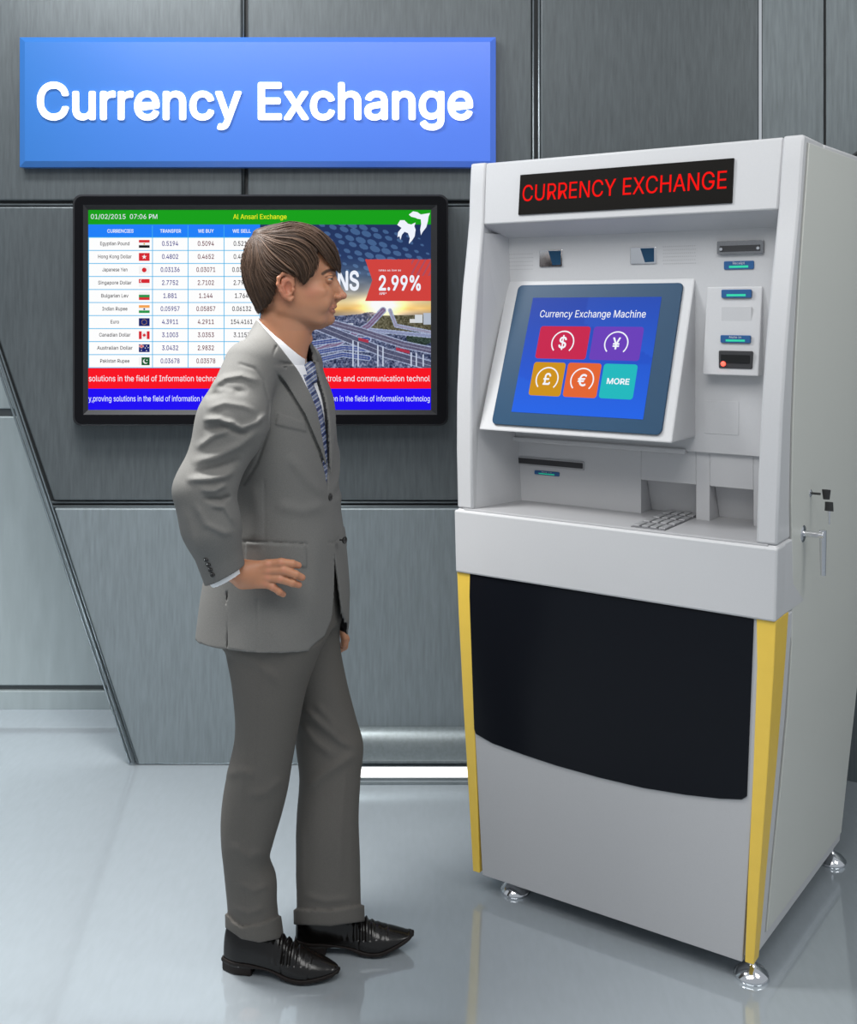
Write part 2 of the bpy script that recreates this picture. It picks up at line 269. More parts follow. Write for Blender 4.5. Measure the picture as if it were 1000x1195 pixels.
# letter outlines (advance, then closed contours; 400 units to the em)
GLY = {"$":[179,[81,-30,81,233,98,233,98,-30],[89,-4,75,-3,63,0,51,4,41,9,32,16,26,24,20,33,17,43,15,55,42,55,44,44,49,35,57,28,67,23,78,21,89,20,103,21,114,24,124,29,132,37,137,46,138,56,137,65,133,72,126,77,118,82,98,89,73,96,58,101,45,108,34,116,27,125,22,136,21,149,23,165,30,179,37,187,45,194,55,199,66,203,78,205,91,206,104,205,116,203,126,199,140,191,151,179,158,166,160,151,135,151,131,165,121,175,112,180,102,182,90,183,78,182,67,179,58,174,51,167,47,159,46,150,48,141,52,133,59,128,68,123,85,117,106,112,125,105,134,101,143,95,151,88,158,79,162,68,163,55,161,40,155,25,148,17,139,10,129,4,118,0,104,-3]],
"%":[270,[70,113,58,115,48,119,40,125,35,134,31,144,30,155,30,165,31,176,35,186,40,194,48,201,58,205,70,207,82,205,92,201,100,194,106,186,109,176,110,165,110,155,109,144,106,134,100,125,92,119,82,115],[70,131,79,133,85,138,88,146,89,155,89,165,88,174,85,182,79,187,70,189,61,187,55,182,52,174,51,165,51,155,52,146,55,138,61,133],[200,-4,188,-2,178,2,171,8,165,17,161,27,160,38,160,48,161,59,165,69,171,77,179,84,189,88,200,90,212,88,222,84,230,77,236,69,239,59,240,48,240,38,239,27,236,17,230,8,222,2,212,-2],[200,14,209,16,215,21,218,29,220,38,220,48,219,57,215,65,209,70,200,72,192,70,186,65,182,57,181,48,181,38,182,29,186,21,191,16],[53,0,193,203,216,203,76,0]],
"*":[181,[81,89,82,132,46,109,36,126,74,146,36,166,46,184,82,160,81,203,100,203,98,160,135,184,145,166,106,146,145,126,135,109,98,132,100,89]],
",":[75,[15,-48,27,28,55,28,34,-48]],
".":[75,[38,-2,31,0,25,4,21,9,20,16,21,23,25,29,31,33,38,35,45,33,51,29,55,23,56,16,55,9,51,4,45,0]],
"/":[100,[94,213,28,-31,6,-31,71,213]],
"0":[181,[91,-3,76,-1,63,3,52,10,42,19,34,31,28,45,23,62,20,81,19,102,20,122,23,141,28,158,34,172,42,184,52,194,64,201,76,205,91,206,105,205,118,201,129,194,139,184,147,172,154,158,158,141,161,122,162,102,161,81,158,62,154,45,147,31,139,19,129,10,118,3,105,-1],[91,20,104,22,116,29,123,37,128,46,132,57,135,71,137,85,138,102,137,118,135,133,132,146,128,157,123,167,116,174,104,181,91,184,77,181,65,174,59,167,53,157,49,146,46,133,44,118,44,102,44,85,46,71,49,57,53,46,59,37,65,29,77,22]],
"1":[181,[31,0,31,22,156,22,156,0],[110,203,110,0,85,0,85,179,84,179,34,143,34,171,79,203]],
"2":[181,[26,0,26,19,94,91,113,113,120,122,124,131,127,139,128,149,127,159,123,167,117,174,109,180,100,183,89,184,78,183,69,179,61,173,56,165,52,156,51,145,26,145,27,156,30,167,34,177,44,189,57,198,67,203,78,205,90,206,102,205,113,203,122,199,135,190,144,178,150,164,152,149,151,138,148,127,143,116,134,103,127,94,118,84,107,72,61,24,61,23,156,23,156,0]],
"3":[181,[87,-3,75,-2,64,0,53,4,39,12,28,23,21,37,17,53,44,53,46,43,51,35,57,28,66,24,76,21,87,20,99,21,110,24,119,30,126,37,130,47,132,58,130,69,126,78,120,87,110,93,97,98,80,99,63,99,63,120,115,179,115,181,28,181,28,203,149,203,149,184,85,111,85,116,99,116,112,114,123,110,133,105,142,98,148,89,153,79,156,69,157,58,156,47,153,36,148,26,141,18,133,11,123,5,112,1,100,-2]],
"4":[181,[16,42,16,63,99,203,124,203,43,66,43,65,165,65,165,42],[113,0,113,48,113,58,113,127,137,127,137,0]],
"5":[181,[88,-3,77,-2,66,0,56,4,43,13,33,24,27,37,24,52,49,52,51,43,55,36,61,29,69,24,78,21,88,20,100,21,110,26,119,33,126,42,130,53,131,65,130,77,125,88,119,98,110,105,99,109,87,111,77,110,67,107,58,103,51,98,27,101,38,203,147,203,147,181,60,181,54,121,54,121,62,126,71,130,81,133,92,133,105,132,118,128,129,122,138,114,146,104,152,92,155,79,156,65,155,53,152,41,148,30,141,21,133,13,123,6,113,1,101,-2]],
"6":[181,[91,-3,78,-2,67,1,57,6,48,12,40,20,34,30,29,40,26,52,25,65,27,80,32,96,37,107,45,121,55,136,101,203,129,203,60,104,58,104,66,115,78,123,86,125,94,126,106,125,117,122,126,118,139,108,148,96,152,86,155,75,156,63,155,51,152,39,147,29,141,20,133,12,124,6,114,1,103,-2],[91,19,102,21,111,25,120,32,126,41,130,51,131,63,130,75,126,85,120,94,111,101,102,105,91,106,79,105,70,101,61,94,55,86,51,75,50,63,51,51,55,41,61,32,70,25,79,21]],
"7":[181,[39,0,129,179,129,181,25,181,25,203,156,203,156,179,66,0]],
"8":[181,[91,-3,77,-2,65,1,54,5,40,13,30,25,23,38,21,54,22,67,26,78,32,88,40,96,50,102,61,106,61,107,48,113,37,123,30,137,28,152,30,167,36,180,46,191,58,199,68,203,79,205,91,206,102,205,113,203,122,199,135,191,145,180,151,167,153,152,150,137,144,123,133,113,120,107,120,106,131,102,140,96,149,88,155,78,159,67,160,54,158,38,151,25,141,13,127,5,116,1,104,-2],[91,20,103,21,114,24,123,29,129,37,133,45,135,55,133,66,129,75,122,83,113,89,102,93,91,94,78,93,68,89,59,83,52,75,48,66,46,55,48,45,52,37,58,29,67,24,78,21],[91,116,101,117,110,120,117,125,123,132,126,141,128,150,127,160,123,168,117,175,110,180,101,183,91,184,80,183,71,180,63,175,58,168,54,160,53,150,54,141,58,132,64,125,71,120,80,117]],
"9":[181,[90,206,103,205,114,202,124,198,133,191,141,183,147,174,152,163,155,151,156,139,154,124,149,108,144,96,136,83,126,67,80,0,52,0,121,99,123,99,115,88,103,81,95,79,87,78,75,79,65,81,55,86,42,95,33,108,29,118,26,129,25,141,26,153,29,164,34,175,40,184,48,191,57,198,67,202,78,205],[90,184,79,183,70,178,61,172,55,163,51,152,50,141,51,129,55,118,61,109,70,103,79,99,90,97,102,99,111,103,120,109,126,118,130,128,131,140,130,152,126,163,120,172,112,178,102,183]],
":":[75,[38,-2,31,0,25,4,21,9,20,16,21,23,25,29,31,33,38,35,45,33,51,29,55,23,56,16,55,9,51,4,45,0],[38,108,31,110,25,114,21,119,20,126,21,134,25,139,31,143,38,145,45,143,51,139,55,134,56,126,55,119,51,114,45,110]],
"A":[192,[7,0,81,203,110,203,185,0,158,0,115,121,106,149,93,191,98,191,85,148,76,121,34,0],[44,57,44,79,148,79,148,57]],
"B":[182,[24,0,24,203,96,203,110,203,121,200,132,196,144,188,152,177,158,164,159,150,158,138,155,128,149,120,143,114,135,110,126,107,126,105,136,103,145,98,154,91,161,81,166,69,167,54,165,40,160,27,151,16,138,7,127,3,114,1,99,0],[50,23,98,23,112,24,124,27,132,32,140,42,142,55,141,65,137,74,131,81,122,87,112,91,99,92,50,92],[50,114,95,114,106,115,115,118,123,124,129,131,133,139,134,149,132,161,125,172,113,178,96,181,50,181]],
"C":[204,[107,-3,90,-1,74,3,60,10,47,20,37,32,28,46,21,63,17,81,16,102,17,122,21,141,28,157,37,172,47,184,60,193,74,201,90,205,107,206,122,205,136,202,149,196,161,188,171,179,179,167,185,154,189,139,163,139,160,149,156,158,150,165,143,171,135,176,126,180,117,182,107,182,95,181,84,178,73,173,64,166,56,157,50,146,45,133,42,118,41,102,42,85,45,71,50,58,57,47,64,38,74,31,84,25,95,22,107,21,117,22,126,24,135,27,143,32,150,38,156,46,160,54,163,64,189,64,185,49,179,36,171,25,161,15,149,7,136,2,122,-2]],
"D":[201,[88,0,38,0,38,23,86,23,102,24,115,27,127,32,137,40,145,49,152,60,156,72,159,86,160,102,159,118,156,132,152,144,145,155,138,164,128,171,116,176,103,180,88,181,37,181,37,203,90,203,109,202,126,198,141,191,154,182,165,170,173,156,180,140,183,122,185,102,183,82,180,64,173,47,165,33,154,22,140,12,125,5,107,1],[50,203,50,0,24,0,24,203]],
"E":[167,[24,0,24,203,149,203,149,181,50,181,50,114,142,114,142,91,50,91,50,23,150,23,150,0]],
"F":[164,[24,0,24,203,148,203,148,181,50,181,50,111,138,111,138,88,50,88,50,0]],
"G":[208,[107,-3,90,-1,74,3,60,10,47,20,36,32,28,46,21,63,17,81,16,102,17,122,21,141,28,157,36,172,47,184,60,193,74,201,89,205,106,206,122,205,136,201,149,196,161,188,171,178,180,167,186,154,190,139,163,139,160,149,155,157,149,165,142,171,135,176,126,179,117,182,106,182,94,181,83,178,73,173,64,166,56,157,50,146,45,133,42,118,41,102,42,85,45,71,50,58,57,47,64,38,74,31,84,25,95,22,107,21,124,23,138,28,150,37,158,49,163,59,165,69,166,81,174,80,113,80,113,102,191,102,191,80,190,64,186,49,180,36,172,25,162,15,151,8,137,2,123,-2]],
"H":[207,[24,0,24,203,50,203,50,116,157,116,157,203,183,203,183,0,157,0,157,93,50,93,50,0]],
"I":[120,[12,0,12,23,47,23,47,181,12,181,12,203,108,203,108,181,73,181,73,23,108,23,108,0]],
"J":[159,[74,-3,57,-1,43,4,30,13,21,25,15,40,13,58,13,69,39,69,39,58,41,42,49,30,60,22,74,20,88,22,99,30,106,42,109,58,109,203,135,203,135,58,133,40,127,25,118,13,105,4,91,-1]],
"K":[187,[42,58,42,86,56,104,70,121,85,138,145,203,179,203,92,110,91,110],[24,0,24,203,50,203,50,134,50,90,50,77,50,0],[149,0,75,104,91,124,179,0]],
"L":[157,[24,0,24,203,50,203,50,23,144,23,144,0]],
"M":[251,[24,0,24,203,61,203,111,75,115,64,120,49,125,34,129,20,123,20,127,33,132,48,137,63,141,75,191,203,227,203,227,0,202,0,202,116,202,131,202,147,202,165,203,183,205,183,199,164,193,145,187,129,182,116,137,0,114,0,68,116,64,128,58,144,52,163,45,183,48,183,48,166,48,149,49,131,49,116,49,0]],
"N":[209,[24,0,24,203,54,203,137,73,145,60,155,43,166,22,162,21,160,43,160,63,160,78,160,203,185,203,185,0,155,0,81,116,71,132,59,152,43,181,48,181,49,153,50,131,50,116,50,0]],
"O":[213,[107,-3,90,-1,74,3,60,10,48,20,37,32,28,46,21,63,17,81,16,102,17,122,21,141,28,157,37,172,48,184,60,193,74,201,90,205,107,206,124,205,139,201,153,193,166,184,177,172,186,157,192,141,196,122,197,102,196,81,192,63,186,46,177,32,166,20,153,10,139,3,124,-1],[107,21,119,22,130,25,140,30,149,38,157,47,163,58,168,71,171,85,172,102,171,118,168,133,163,146,157,157,149,166,140,173,130,178,119,181,107,182,95,181,84,178,74,173,64,166,57,157,50,146,45,133,42,118,41,102,42,85,45,71,50,58,57,47,64,38,74,30,84,25,95,22]],
"P":[178,[24,0,24,203,94,203,109,203,122,200,133,195,142,189,150,181,156,172,160,162,163,151,163,139,163,127,160,116,156,106,150,97,142,89,133,83,122,78,109,75,94,74,44,74,44,97,93,97,107,98,119,102,127,109,133,117,137,128,138,139,137,150,133,161,127,169,119,175,107,179,93,181,50,181,50,0]],
"Q":[213,[98,64,125,64,148,34,153,26,187,-19,160,-19,138,11,132,18],[107,-3,90,-1,74,3,60,10,48,20,37,32,28,46,21,63,17,81,16,102,17,122,21,141,28,157,37,172,48,184,60,193,74,201,90,205,107,206,124,205,139,201,153,193,166,184,177,172,186,157,192,141,196,122,197,102,196,81,192,63,186,46,177,32,166,20,153,10,139,3,124,-1],[107,21,119,22,130,25,140,30,149,38,157,47,163,58,168,71,171,85,172,102,171,118,168,133,163,146,157,157,149,166,140,173,130,178,119,181,107,182,95,181,84,178,74,173,64,166,57,157,50,146,45,133,42,118,41,102,42,85,45,71,50,58,57,47,64,38,74,30,84,25,95,22]],
"R":[180,[24,0,24,203,94,203,109,203,122,200,133,195,147,186,156,173,160,163,163,153,164,141,163,129,160,118,156,109,147,96,133,87,122,83,109,80,94,79,39,79,39,102,93,102,108,103,119,107,128,112,133,120,137,130,138,141,137,152,133,162,128,170,119,176,108,180,93,181,50,181,50,0],[141,0,92,92,121,92,171,0]],
"S":[179,[89,-4,75,-3,63,0,51,4,41,9,32,16,26,24,20,33,17,43,15,55,42,55,44,44,49,35,57,28,67,23,78,21,89,20,103,21,114,24,124,29,132,37,137,46,138,56,137,65,133,72,126,77,118,82,98,89,73,96,58,101,45,108,34,116,27,125,22,136,21,149,23,165,30,179,37,187,45,194,55,199,66,203,78,205,91,206,104,205,116,203,126,199,140,191,151,179,158,166,160,151,135,151,131,165,121,175,112,180,102,182,90,183,78,182,67,179,58,174,51,167,47,159,46,150,48,141,52,133,59,128,68,123,85,117,106,112,125,105,134,101,143,95,151,88,158,79,162,68,163,55,161,40,155,25,148,17,139,10,129,4,118,0,104,-3]],
"T":[179,[13,181,13,203,167,203,167,181,103,181,103,0,77,0,77,181]],
"U":[207,[104,-3,88,-2,74,1,62,6,51,13,41,22,34,32,28,43,25,56,24,69,24,203,50,203,50,71,51,57,56,45,64,35,75,27,88,22,104,21,119,22,132,27,143,35,151,45,155,57,157,71,157,203,183,203,183,69,182,56,178,43,173,32,166,22,156,13,145,6,133,1,119,-2]],
"W":[274,[62,0,7,203,33,203,65,78,70,58,75,37,79,16,76,16,80,37,85,58,90,78,122,203,152,203,185,78,190,58,194,37,199,16,195,16,200,37,204,58,209,78,241,203,268,203,212,0,182,0,147,129,141,157,134,190,140,190,134,158,127,129,92,0]],
"X":[190,[7,0,87,114,87,95,12,203,42,203,71,160,82,144,89,132,97,117,93,117,101,131,109,144,119,160,149,203,178,203,104,96,104,115,182,0,153,0,117,52,107,66,100,78,92,92,98,92,90,79,82,66,73,52,37,0]],
"Y":[189,[81,0,81,83,7,203,36,203,77,138,89,117,100,92,89,92,100,117,112,138,152,203,182,203,107,83,107,0]],
"a":[156,[64,-3,50,-2,38,2,27,9,19,18,14,29,12,43,13,55,17,64,23,72,31,77,40,81,50,84,71,88,93,91,106,94,110,102,110,103,109,111,107,119,102,124,96,129,88,131,78,132,68,131,60,129,47,120,40,110,16,116,23,129,31,138,42,145,53,150,65,153,78,154,96,152,105,149,114,144,122,137,129,128,133,116,135,101,135,0,111,0,111,21,109,21,101,10,94,5,86,0,76,-2],[68,18,81,19,91,23,99,30,105,37,109,46,110,55,110,76,104,73,93,70,80,68,70,67,54,63,47,60,41,56,38,50,37,42,38,35,41,29,46,24,52,21,60,19]],
"b":[170,[92,-3,79,-2,69,2,61,7,55,12,47,23,45,23,45,0,21,0,21,203,45,203,45,128,47,128,55,138,61,144,69,149,79,153,92,154,104,153,115,150,125,144,134,137,142,128,148,117,152,105,155,91,156,76,155,60,152,46,148,34,142,23,134,14,125,6,115,1,104,-2],[88,19,101,21,112,26,120,35,126,47,130,60,131,76,130,91,126,104,120,116,112,125,101,130,88,132,75,130,64,125,56,116,50,105,46,92,45,76,46,60,50,46,56,35,65,26,75,21]],
"c":[158,[83,-3,70,-2,58,1,47,7,37,14,29,23,22,34,18,46,15,60,14,75,15,90,18,104,22,116,29,127,37,137,47,144,58,149,70,153,83,154,94,153,104,151,113,147,122,142,130,136,136,129,141,120,145,111,121,105,116,116,108,124,97,130,83,132,69,130,58,124,49,115,43,103,40,90,39,75,40,60,43,47,49,35,58,26,69,21,83,19,97,21,108,26,117,35,122,47,145,41,142,31,136,22,130,15,122,9,114,3,104,0,94,-3]],
"d":[170,[78,-3,66,-2,55,1,45,6,36,14,28,23,22,34,17,46,15,60,14,76,15,91,17,105,22,117,28,128,36,137,45,144,55,150,66,153,78,154,91,153,101,149,109,144,115,138,122,128,124,128,124,203,149,203,149,0,125,0,125,23,123,23,115,12,109,7,101,2,91,-2],[82,19,95,21,105,26,114,35,120,46,123,60,125,76,123,92,120,105,114,116,105,125,95,130,82,132,69,130,58,125,49,116,43,104,40,91,39,76,40,60,43,47,50,35,58,26,69,21]],
"e":[162,[85,-3,71,-2,58,1,47,7,37,14,29,23,22,34,17,46,15,60,14,75,15,90,17,103,22,116,29,127,37,136,46,144,57,149,69,153,82,154,94,153,106,150,118,144,128,136,136,126,143,113,146,102,148,91,148,78,148,68,30,68,30,88,135,88,124,81,123,95,119,107,113,118,105,126,95,130,82,132,69,130,59,125,50,118,44,108,40,97,38,84,38,71,40,55,44,42,51,32,60,25,72,20,85,18,94,19,101,21,108,24,114,29,119,35,122,42,146,36,141,25,134,16,125,8,113,2,100,-2]],
"f":[101,[91,152,91,131,3,131,3,152],[32,0,32,173,34,185,38,194,45,202,54,208,64,211,75,212,89,211,97,208,91,187,86,189,78,190,68,188,62,184,58,177,57,167,57,0]],
"g":[170,[83,-60,67,-59,54,-56,42,-51,33,-44,26,-36,20,-28,41,-16,49,-26,54,-31,62,-35,71,-38,83,-39,100,-37,113,-30,122,-19,125,-2,125,27,122,27,115,17,109,11,101,6,91,3,78,2,66,3,55,6,45,11,36,17,28,26,22,36,17,48,15,61,14,76,15,91,17,105,22,117,28,128,36,137,45,144,55,150,66,153,78,154,91,153,101,149,109,144,115,138,123,128,125,128,125,152,149,152,149,-4,148,-16,145,-27,140,-36,130,-47,116,-54,106,-58,95,-60],[82,24,95,25,105,30,114,38,120,48,124,62,125,77,124,92,120,106,114,117,106,125,95,130,82,132,69,130,58,125,50,116,43,105,40,92,39,77,40,62,43,49,50,38,58,30,69,25]],
"h":[164,[45,91,45,0,21,0,21,203,45,203,45,115,41,115,46,128,53,138,61,145,75,152,91,154,105,152,118,147,128,139,136,128,140,119,142,108,143,96,143,0,118,0,118,94,116,110,109,122,98,129,84,132,74,130,64,127,57,121,51,113,47,103]],
"i":[67,[21,0,21,152,45,152,45,0],[33,177,27,178,22,182,18,187,17,193,18,200,22,205,27,208,33,209,40,208,46,205,49,200,51,193,49,187,46,182,40,178]],
"k":[152,[44,55,44,85,48,85,114,152,144,152,74,80,71,80],[21,0,21,203,45,203,45,0],[118,0,59,74,76,91,149,0]],
"l":[76,[56,-1,40,1,30,8,23,19,21,34,21,203,45,203,45,39,46,31,48,25,52,22,58,21,64,21,68,22,72,1,65,0]],
"m":[244,[21,0,21,152,45,152,45,118,43,118,47,129,53,138,60,145,69,150,78,153,88,154,103,152,115,144,124,133,128,118,125,118,129,128,135,137,143,145,152,150,163,153,175,154,187,153,199,149,209,142,216,131,221,118,223,102,223,0,198,0,198,101,196,116,189,125,179,130,167,132,158,131,150,128,143,123,138,116,135,108,134,99,134,0,110,0,110,104,108,115,101,124,92,130,80,132,71,131,63,128,56,123,50,116,47,106,45,95,45,0]],
"n":[164,[45,91,45,0,21,0,21,152,45,152,45,115,41,115,46,128,53,138,61,145,75,152,91,154,105,152,118,147,128,139,136,128,140,119,142,108,143,96,143,0,118,0,118,94,116,110,109,122,98,129,84,132,74,130,64,127,57,121,51,113,47,103]],
"o":[166,[83,-3,70,-2,58,1,47,7,37,14,29,23,22,34,18,46,15,60,14,75,15,90,18,104,22,116,29,127,37,137,47,144,58,149,70,153,83,154,96,153,108,149,119,144,129,137,137,127,144,116,149,104,151,90,152,75,151,60,149,46,144,34,137,23,129,14,119,7,108,1,96,-2],[83,19,97,21,108,26,117,35,123,47,126,60,128,75,126,90,123,103,117,115,108,124,97,130,83,132,69,130,58,124,49,115,43,103,40,90,39,75,40,60,43,47,49,35,58,26,69,21]],
"p":[170,[21,-57,21,152,45,152,45,128,47,128,55,138,61,144,69,149,79,153,92,154,104,153,115,150,125,144,134,137,142,128,148,117,152,105,155,91,156,76,155,60,152,46,148,34,142,23,134,14,125,6,115,1,104,-2,92,-3,79,-2,69,2,61,7,55,12,47,23,45,23,45,-57],[88,19,101,21,112,26,120,35,126,47,130,60,131,76,130,91,126,104,120,116,112,125,101,130,88,132,75,130,64,125,56,116,50,105,46,92,45,76,46,60,50,46,56,35,65,26,75,21]],
"r":[104,[21,0,21,152,45,152,45,128,46,128,52,139,61,147,72,152,85,154,92,154,97,153,97,129,92,130,83,130,73,129,64,126,56,121,50,113,47,105,45,95,45,0]],
"s":[146,[73,-3,58,-2,45,1,34,7,25,15,18,25,14,38,38,43,42,32,50,24,60,20,73,18,87,20,98,25,105,32,107,41,106,48,102,54,95,59,85,62,60,68,47,72,37,77,29,83,21,95,19,110,21,122,26,133,35,141,46,148,60,152,75,154,89,153,102,149,112,143,120,136,126,126,130,116,107,111,103,119,97,126,88,131,75,133,62,131,52,127,46,120,43,111,45,103,50,97,57,93,69,89,92,84,104,80,115,75,122,69,130,57,132,43,131,30,125,19,116,10,104,3,89,-2]],
"t":[91,[82,152,82,131,3,131,3,152],[26,188,50,188,50,39,51,30,54,25,60,21,68,20,74,20,81,21,85,1,77,-1,67,-2,55,-1,45,3,37,9,29,21,26,37]],
"u":[164,[73,-2,59,0,46,4,36,12,28,23,24,33,22,43,21,56,21,152,45,152,45,58,48,42,55,30,66,23,80,20,90,21,100,25,107,31,113,39,117,49,118,61,118,152,143,152,143,0,119,0,119,37,123,37,118,24,111,14,103,7,89,0]],
"v":[156,[65,0,7,152,34,152,66,62,75,35,82,8,74,8,81,35,90,62,122,152,149,152,91,0]],
"w":[227,[55,0,9,152,35,152,53,85,62,55,70,17,66,17,74,54,82,85,101,152,127,152,145,85,153,54,161,17,157,17,165,54,173,85,192,152,218,152,172,0,147,0,128,69,122,90,116,112,111,135,116,135,111,112,105,90,99,69,79,0]],
"x":[151,[8,0,69,87,68,68,11,152,40,152,59,122,72,101,83,82,70,82,81,101,93,122,113,152,141,152,83,67,83,86,143,0,115,0,92,34,80,54,69,73,82,73,71,54,59,34,37,0]],
"y":[156,[19,-55,25,-34,29,-35,42,-36,47,-34,52,-30,56,-23,60,-14,65,-1,7,152,34,152,66,62,75,35,82,8,73,8,81,35,90,62,122,152,149,152,82,-23,77,-34,71,-43,64,-50,56,-54,47,-57,37,-58,26,-57]],
"£":[170,[15,16,15,23,25,24,32,30,36,38,37,50,34,143,35,155,37,166,41,176,50,188,62,198,72,203,83,205,96,206,111,205,124,200,136,192,145,182,151,169,155,154,131,151,127,164,120,175,109,181,96,184,84,182,74,178,67,172,62,164,59,155,58,144,61,51,61,42,58,35,49,25,37,20,25,17],[15,0,15,23,120,23,129,25,132,34,132,43,155,43,155,36,153,20,147,9,136,2,120,0],[15,91,15,112,125,112,125,91]],
"¥":[153,[32,203,83,91,64,82,4,203],[69,91,121,203,149,203,89,82],[89,107,89,0,64,0,64,107],[134,102,134,83,19,83,19,102],[134,62,134,44,19,44,19,62]],
"€":[185,[146,132,136,112,7,112,14,132],[128,92,119,72,7,72,14,92],[169,185,159,164,146,173,132,180,115,182,99,180,85,173,77,166,70,157,64,146,60,133,57,118,57,102,57,85,60,70,64,57,70,46,77,37,85,30,99,23,115,21,132,23,146,30,158,38,169,17,157,8,144,2,130,-1,115,-3,99,-1,85,3,72,10,60,20,50,32,42,46,36,63,32,81,31,102,32,122,36,141,42,157,50,172,60,184,72,194,85,201,99,205,115,206,130,205,144,201,157,194]]}
# ================================================================ the room
D = 3.816                                   # the panelled back wall
steel = mat('brushed_dark_steel', (.078, .090, .096), .42, .35, var=.16, scale=16, stretch=(7, 7, .7), bump=.18)
steel_lo = mat('brushed_steel_floorlit', (.185, .215, .23), .42, .35, var=.12, scale=16, stretch=(7, 7, .7), bump=.15)  # the wall's steel coloured lighter, for light coming up off the floor
steel_in = mat('pale_grey_steel', (.36, .41, .42), .45, .2, var=.08, scale=9, stretch=(3, 3, .5), bump=.05)
steel_r = mat('grey_side_steel', (.12, .14, .148), .45, .3, var=.2, scale=14, stretch=(7, 7, .55), bump=.15)
joint = mat('dark_joint', (.02, .023, .025), .6)
edge = mat('joint_edge_steel', (.22, .25, .265), .3, .7, var=.1)
floor_m = mat('satin_floor', (.41, .455, .49), .075, .42, var=.03, scale=60, stretch=(1, .25, 1), bump=0, spec=.8)
white_m = mat('white_light_strip', (.9, .9, .9), .3, emit=(1, 1, 1), es=1.05, var=0)

def panel(mb, poly, d, th, mi=0):
    f = [at(x, y, d) for x, y in poly]; b = [(p[0], p[1] + th, p[2]) for p in f]; mb.prism(f, b, mi)
def seg_rod(mb, a, b, d, r, mi=0):
    mb.tube([at(*a, d), at(*b, d)], r, 8, mi)
dg = lambda y: (y - 893) * .334 + 160        # the slanting left end of the wall, as seen
w = MB()
panel(w, [(dg(-500), -500), (282, -500), (282, 234), (dg(234), 234)], D, .03)
panel(w, [(289, -500), (620, -500), (620, 234), (289, 234)], D, .03)
panel(w, [(631, -500), (886, -500), (886, 900), (631, 900)], D, .03)
panel(w, [(dg(241) + 3, 241), (620, 241), (620, 584), (dg(584) + 6, 584)], D, .03)
panel(w, [(dg(-500) - 6, -500), (886, -500), (886, 893.5), (dg(893.5) - 1, 893.5)], D + .022, .03, 1)
o = w.build('wall_back', [steel, joint, steel_lo], bevel=.006); tag(o, kind='structure')
w = MB(); panel(w, [(dg(593) + 3, 593), (620, 593), (620, 892.5), (dg(893), 892.5)], D, .03)
tag(w.build('wall_back_lower', steel_lo, bevel=.006), kind='structure')
# steel edge strips at the joints and along the slanted end
w = MB()
for off, r in ((-7, .0045), (-2.5, .006), (1.5, .0035)):
    seg_rod(w, (dg(-400) + off, -400), (dg(890) + off, 890), D - .002, r)
for (a, b) in (((60, 586), (620, 586)), ((62, 591), (620, 591)), ((dg(239), 239), (620, 239)), ((284, -400), (284, 236)), ((622, -400), (622, 890)), ((629, -400), (629, 890))):
    seg_rod(w, a, b, D + .012, .0045)
tag(w.build('trim_1', edge, smooth=True), kind='structure')
# recessed wall seen past the slanted end
D2 = 4.35
w = MB()
for p in ([(-2600, -600), (330, -600), (330, 477), (-2600, 477)], [(-2600, 486), (330, 486), (330, 800), (-2600, 800)]):
    panel(w, p, D2, .03)
panel(w, [(-2600, 806), (330, 806), (330, 829), (-2600, 829)], D2, .03)
panel(w, [(-2600, -600), (330, -600), (330, 829), (-2600, 829)], D2 + .02, .03, 1)
tag(w.build('wall_recess', [steel_in, mat('recess_joint_grey', (.10, .115, .12), .6)], bevel=.005), kind='structure')
# right-hand wall turning towards the viewer
c0 = Vector((at(888, 0, D)[0], D)); dr = Vector((1, -.5)).normalized()
def rw(t, z, off=0): n = Vector((-.5, -1)).normalized(); p = c0 + dr * t + n * off; return (p.x, p.y, z)
w = MB()
def rpan(t0, t1, z0, z1, mi=0, off=0, th=.03):
    w.prism([rw(t0, z0, off), rw(t1, z0, off), rw(t1, z1, off), rw(t0, z1, off)], [rw(t0, z0, off - th), rw(t1, z0, off - th), rw(t1, z1, off - th), rw(t0, z1, off - th)], mi)
rpan(.004, .206, 0, 4.1); rpan(.214, 1.6, 0, 4.1); rpan(0, 1.6, 0, 4.1, 1, -.012)
w.tube([rw(.30, 2.10, .002), rw(.62, 2.32, .002)], .006, 8, 1); w.tube([rw(.28, 2.065, .002), rw(.62, 2.29, .002)], .004, 8, 1)
tag(w.build('wall_right', [steel_r, joint], bevel=.004), kind='structure')
# half-round steel base on the right back wall, curve shaped to catch a highlight, then the lit strip let into the floor
w = MB(); x0 = at(352, 0, D)[0]; x1 = at(886, 0, D)[0]; prof = []
for k in range(15):
    t = math.pi * .5 * k / 14; prof.append((D - .055 * math.cos(t), .040 + .095 * math.sin(t)))
prof = [(D, .036), (D - .048, .036)] + prof
w.prism([(x0, y, z) for y, z in prof], [(x1, y, z) for y, z in prof])
tag(w.build('trim_2', mat('rolled_base_steel', (.20, .23, .24), .38, .6, var=.12, scale=80), smooth=True, angle=50), kind='structure')
w = MB(); ys = at(0, 0, 1)[1]
g = lambda py: EYE * F / (py - HZ)
w.box((x0 + .12, g(908.5), -.01), (x1 - .1, g(896), .004))
tag(w.build('trim_3', white_m, bevel=.001), kind='structure')
w = MB()
w.box((x0 + .11, g(911), -.01), (x1 - .1, g(909.2), .006)); w.box((x0 + .11, g(916), -.01), (x1 - .1, g(914), .005))
tag(w.build('trim_4', edge, bevel=.001), kind='structure')
# floor: large slabs with hairline joints
w = MB(); xs = [-9.0, 9.0]; 
ysl = [-2.0, 6.0]
for i in range(len(xs) - 1): w.box((xs[i] + .0008, ysl[0], -.05), (xs[i + 1] - .0008, ysl[1], 0))
w.box((-9, -2, -.06), (9, 6, -.003), 1)
tag(w.build('floor', [floor_m, joint]), kind='structure')

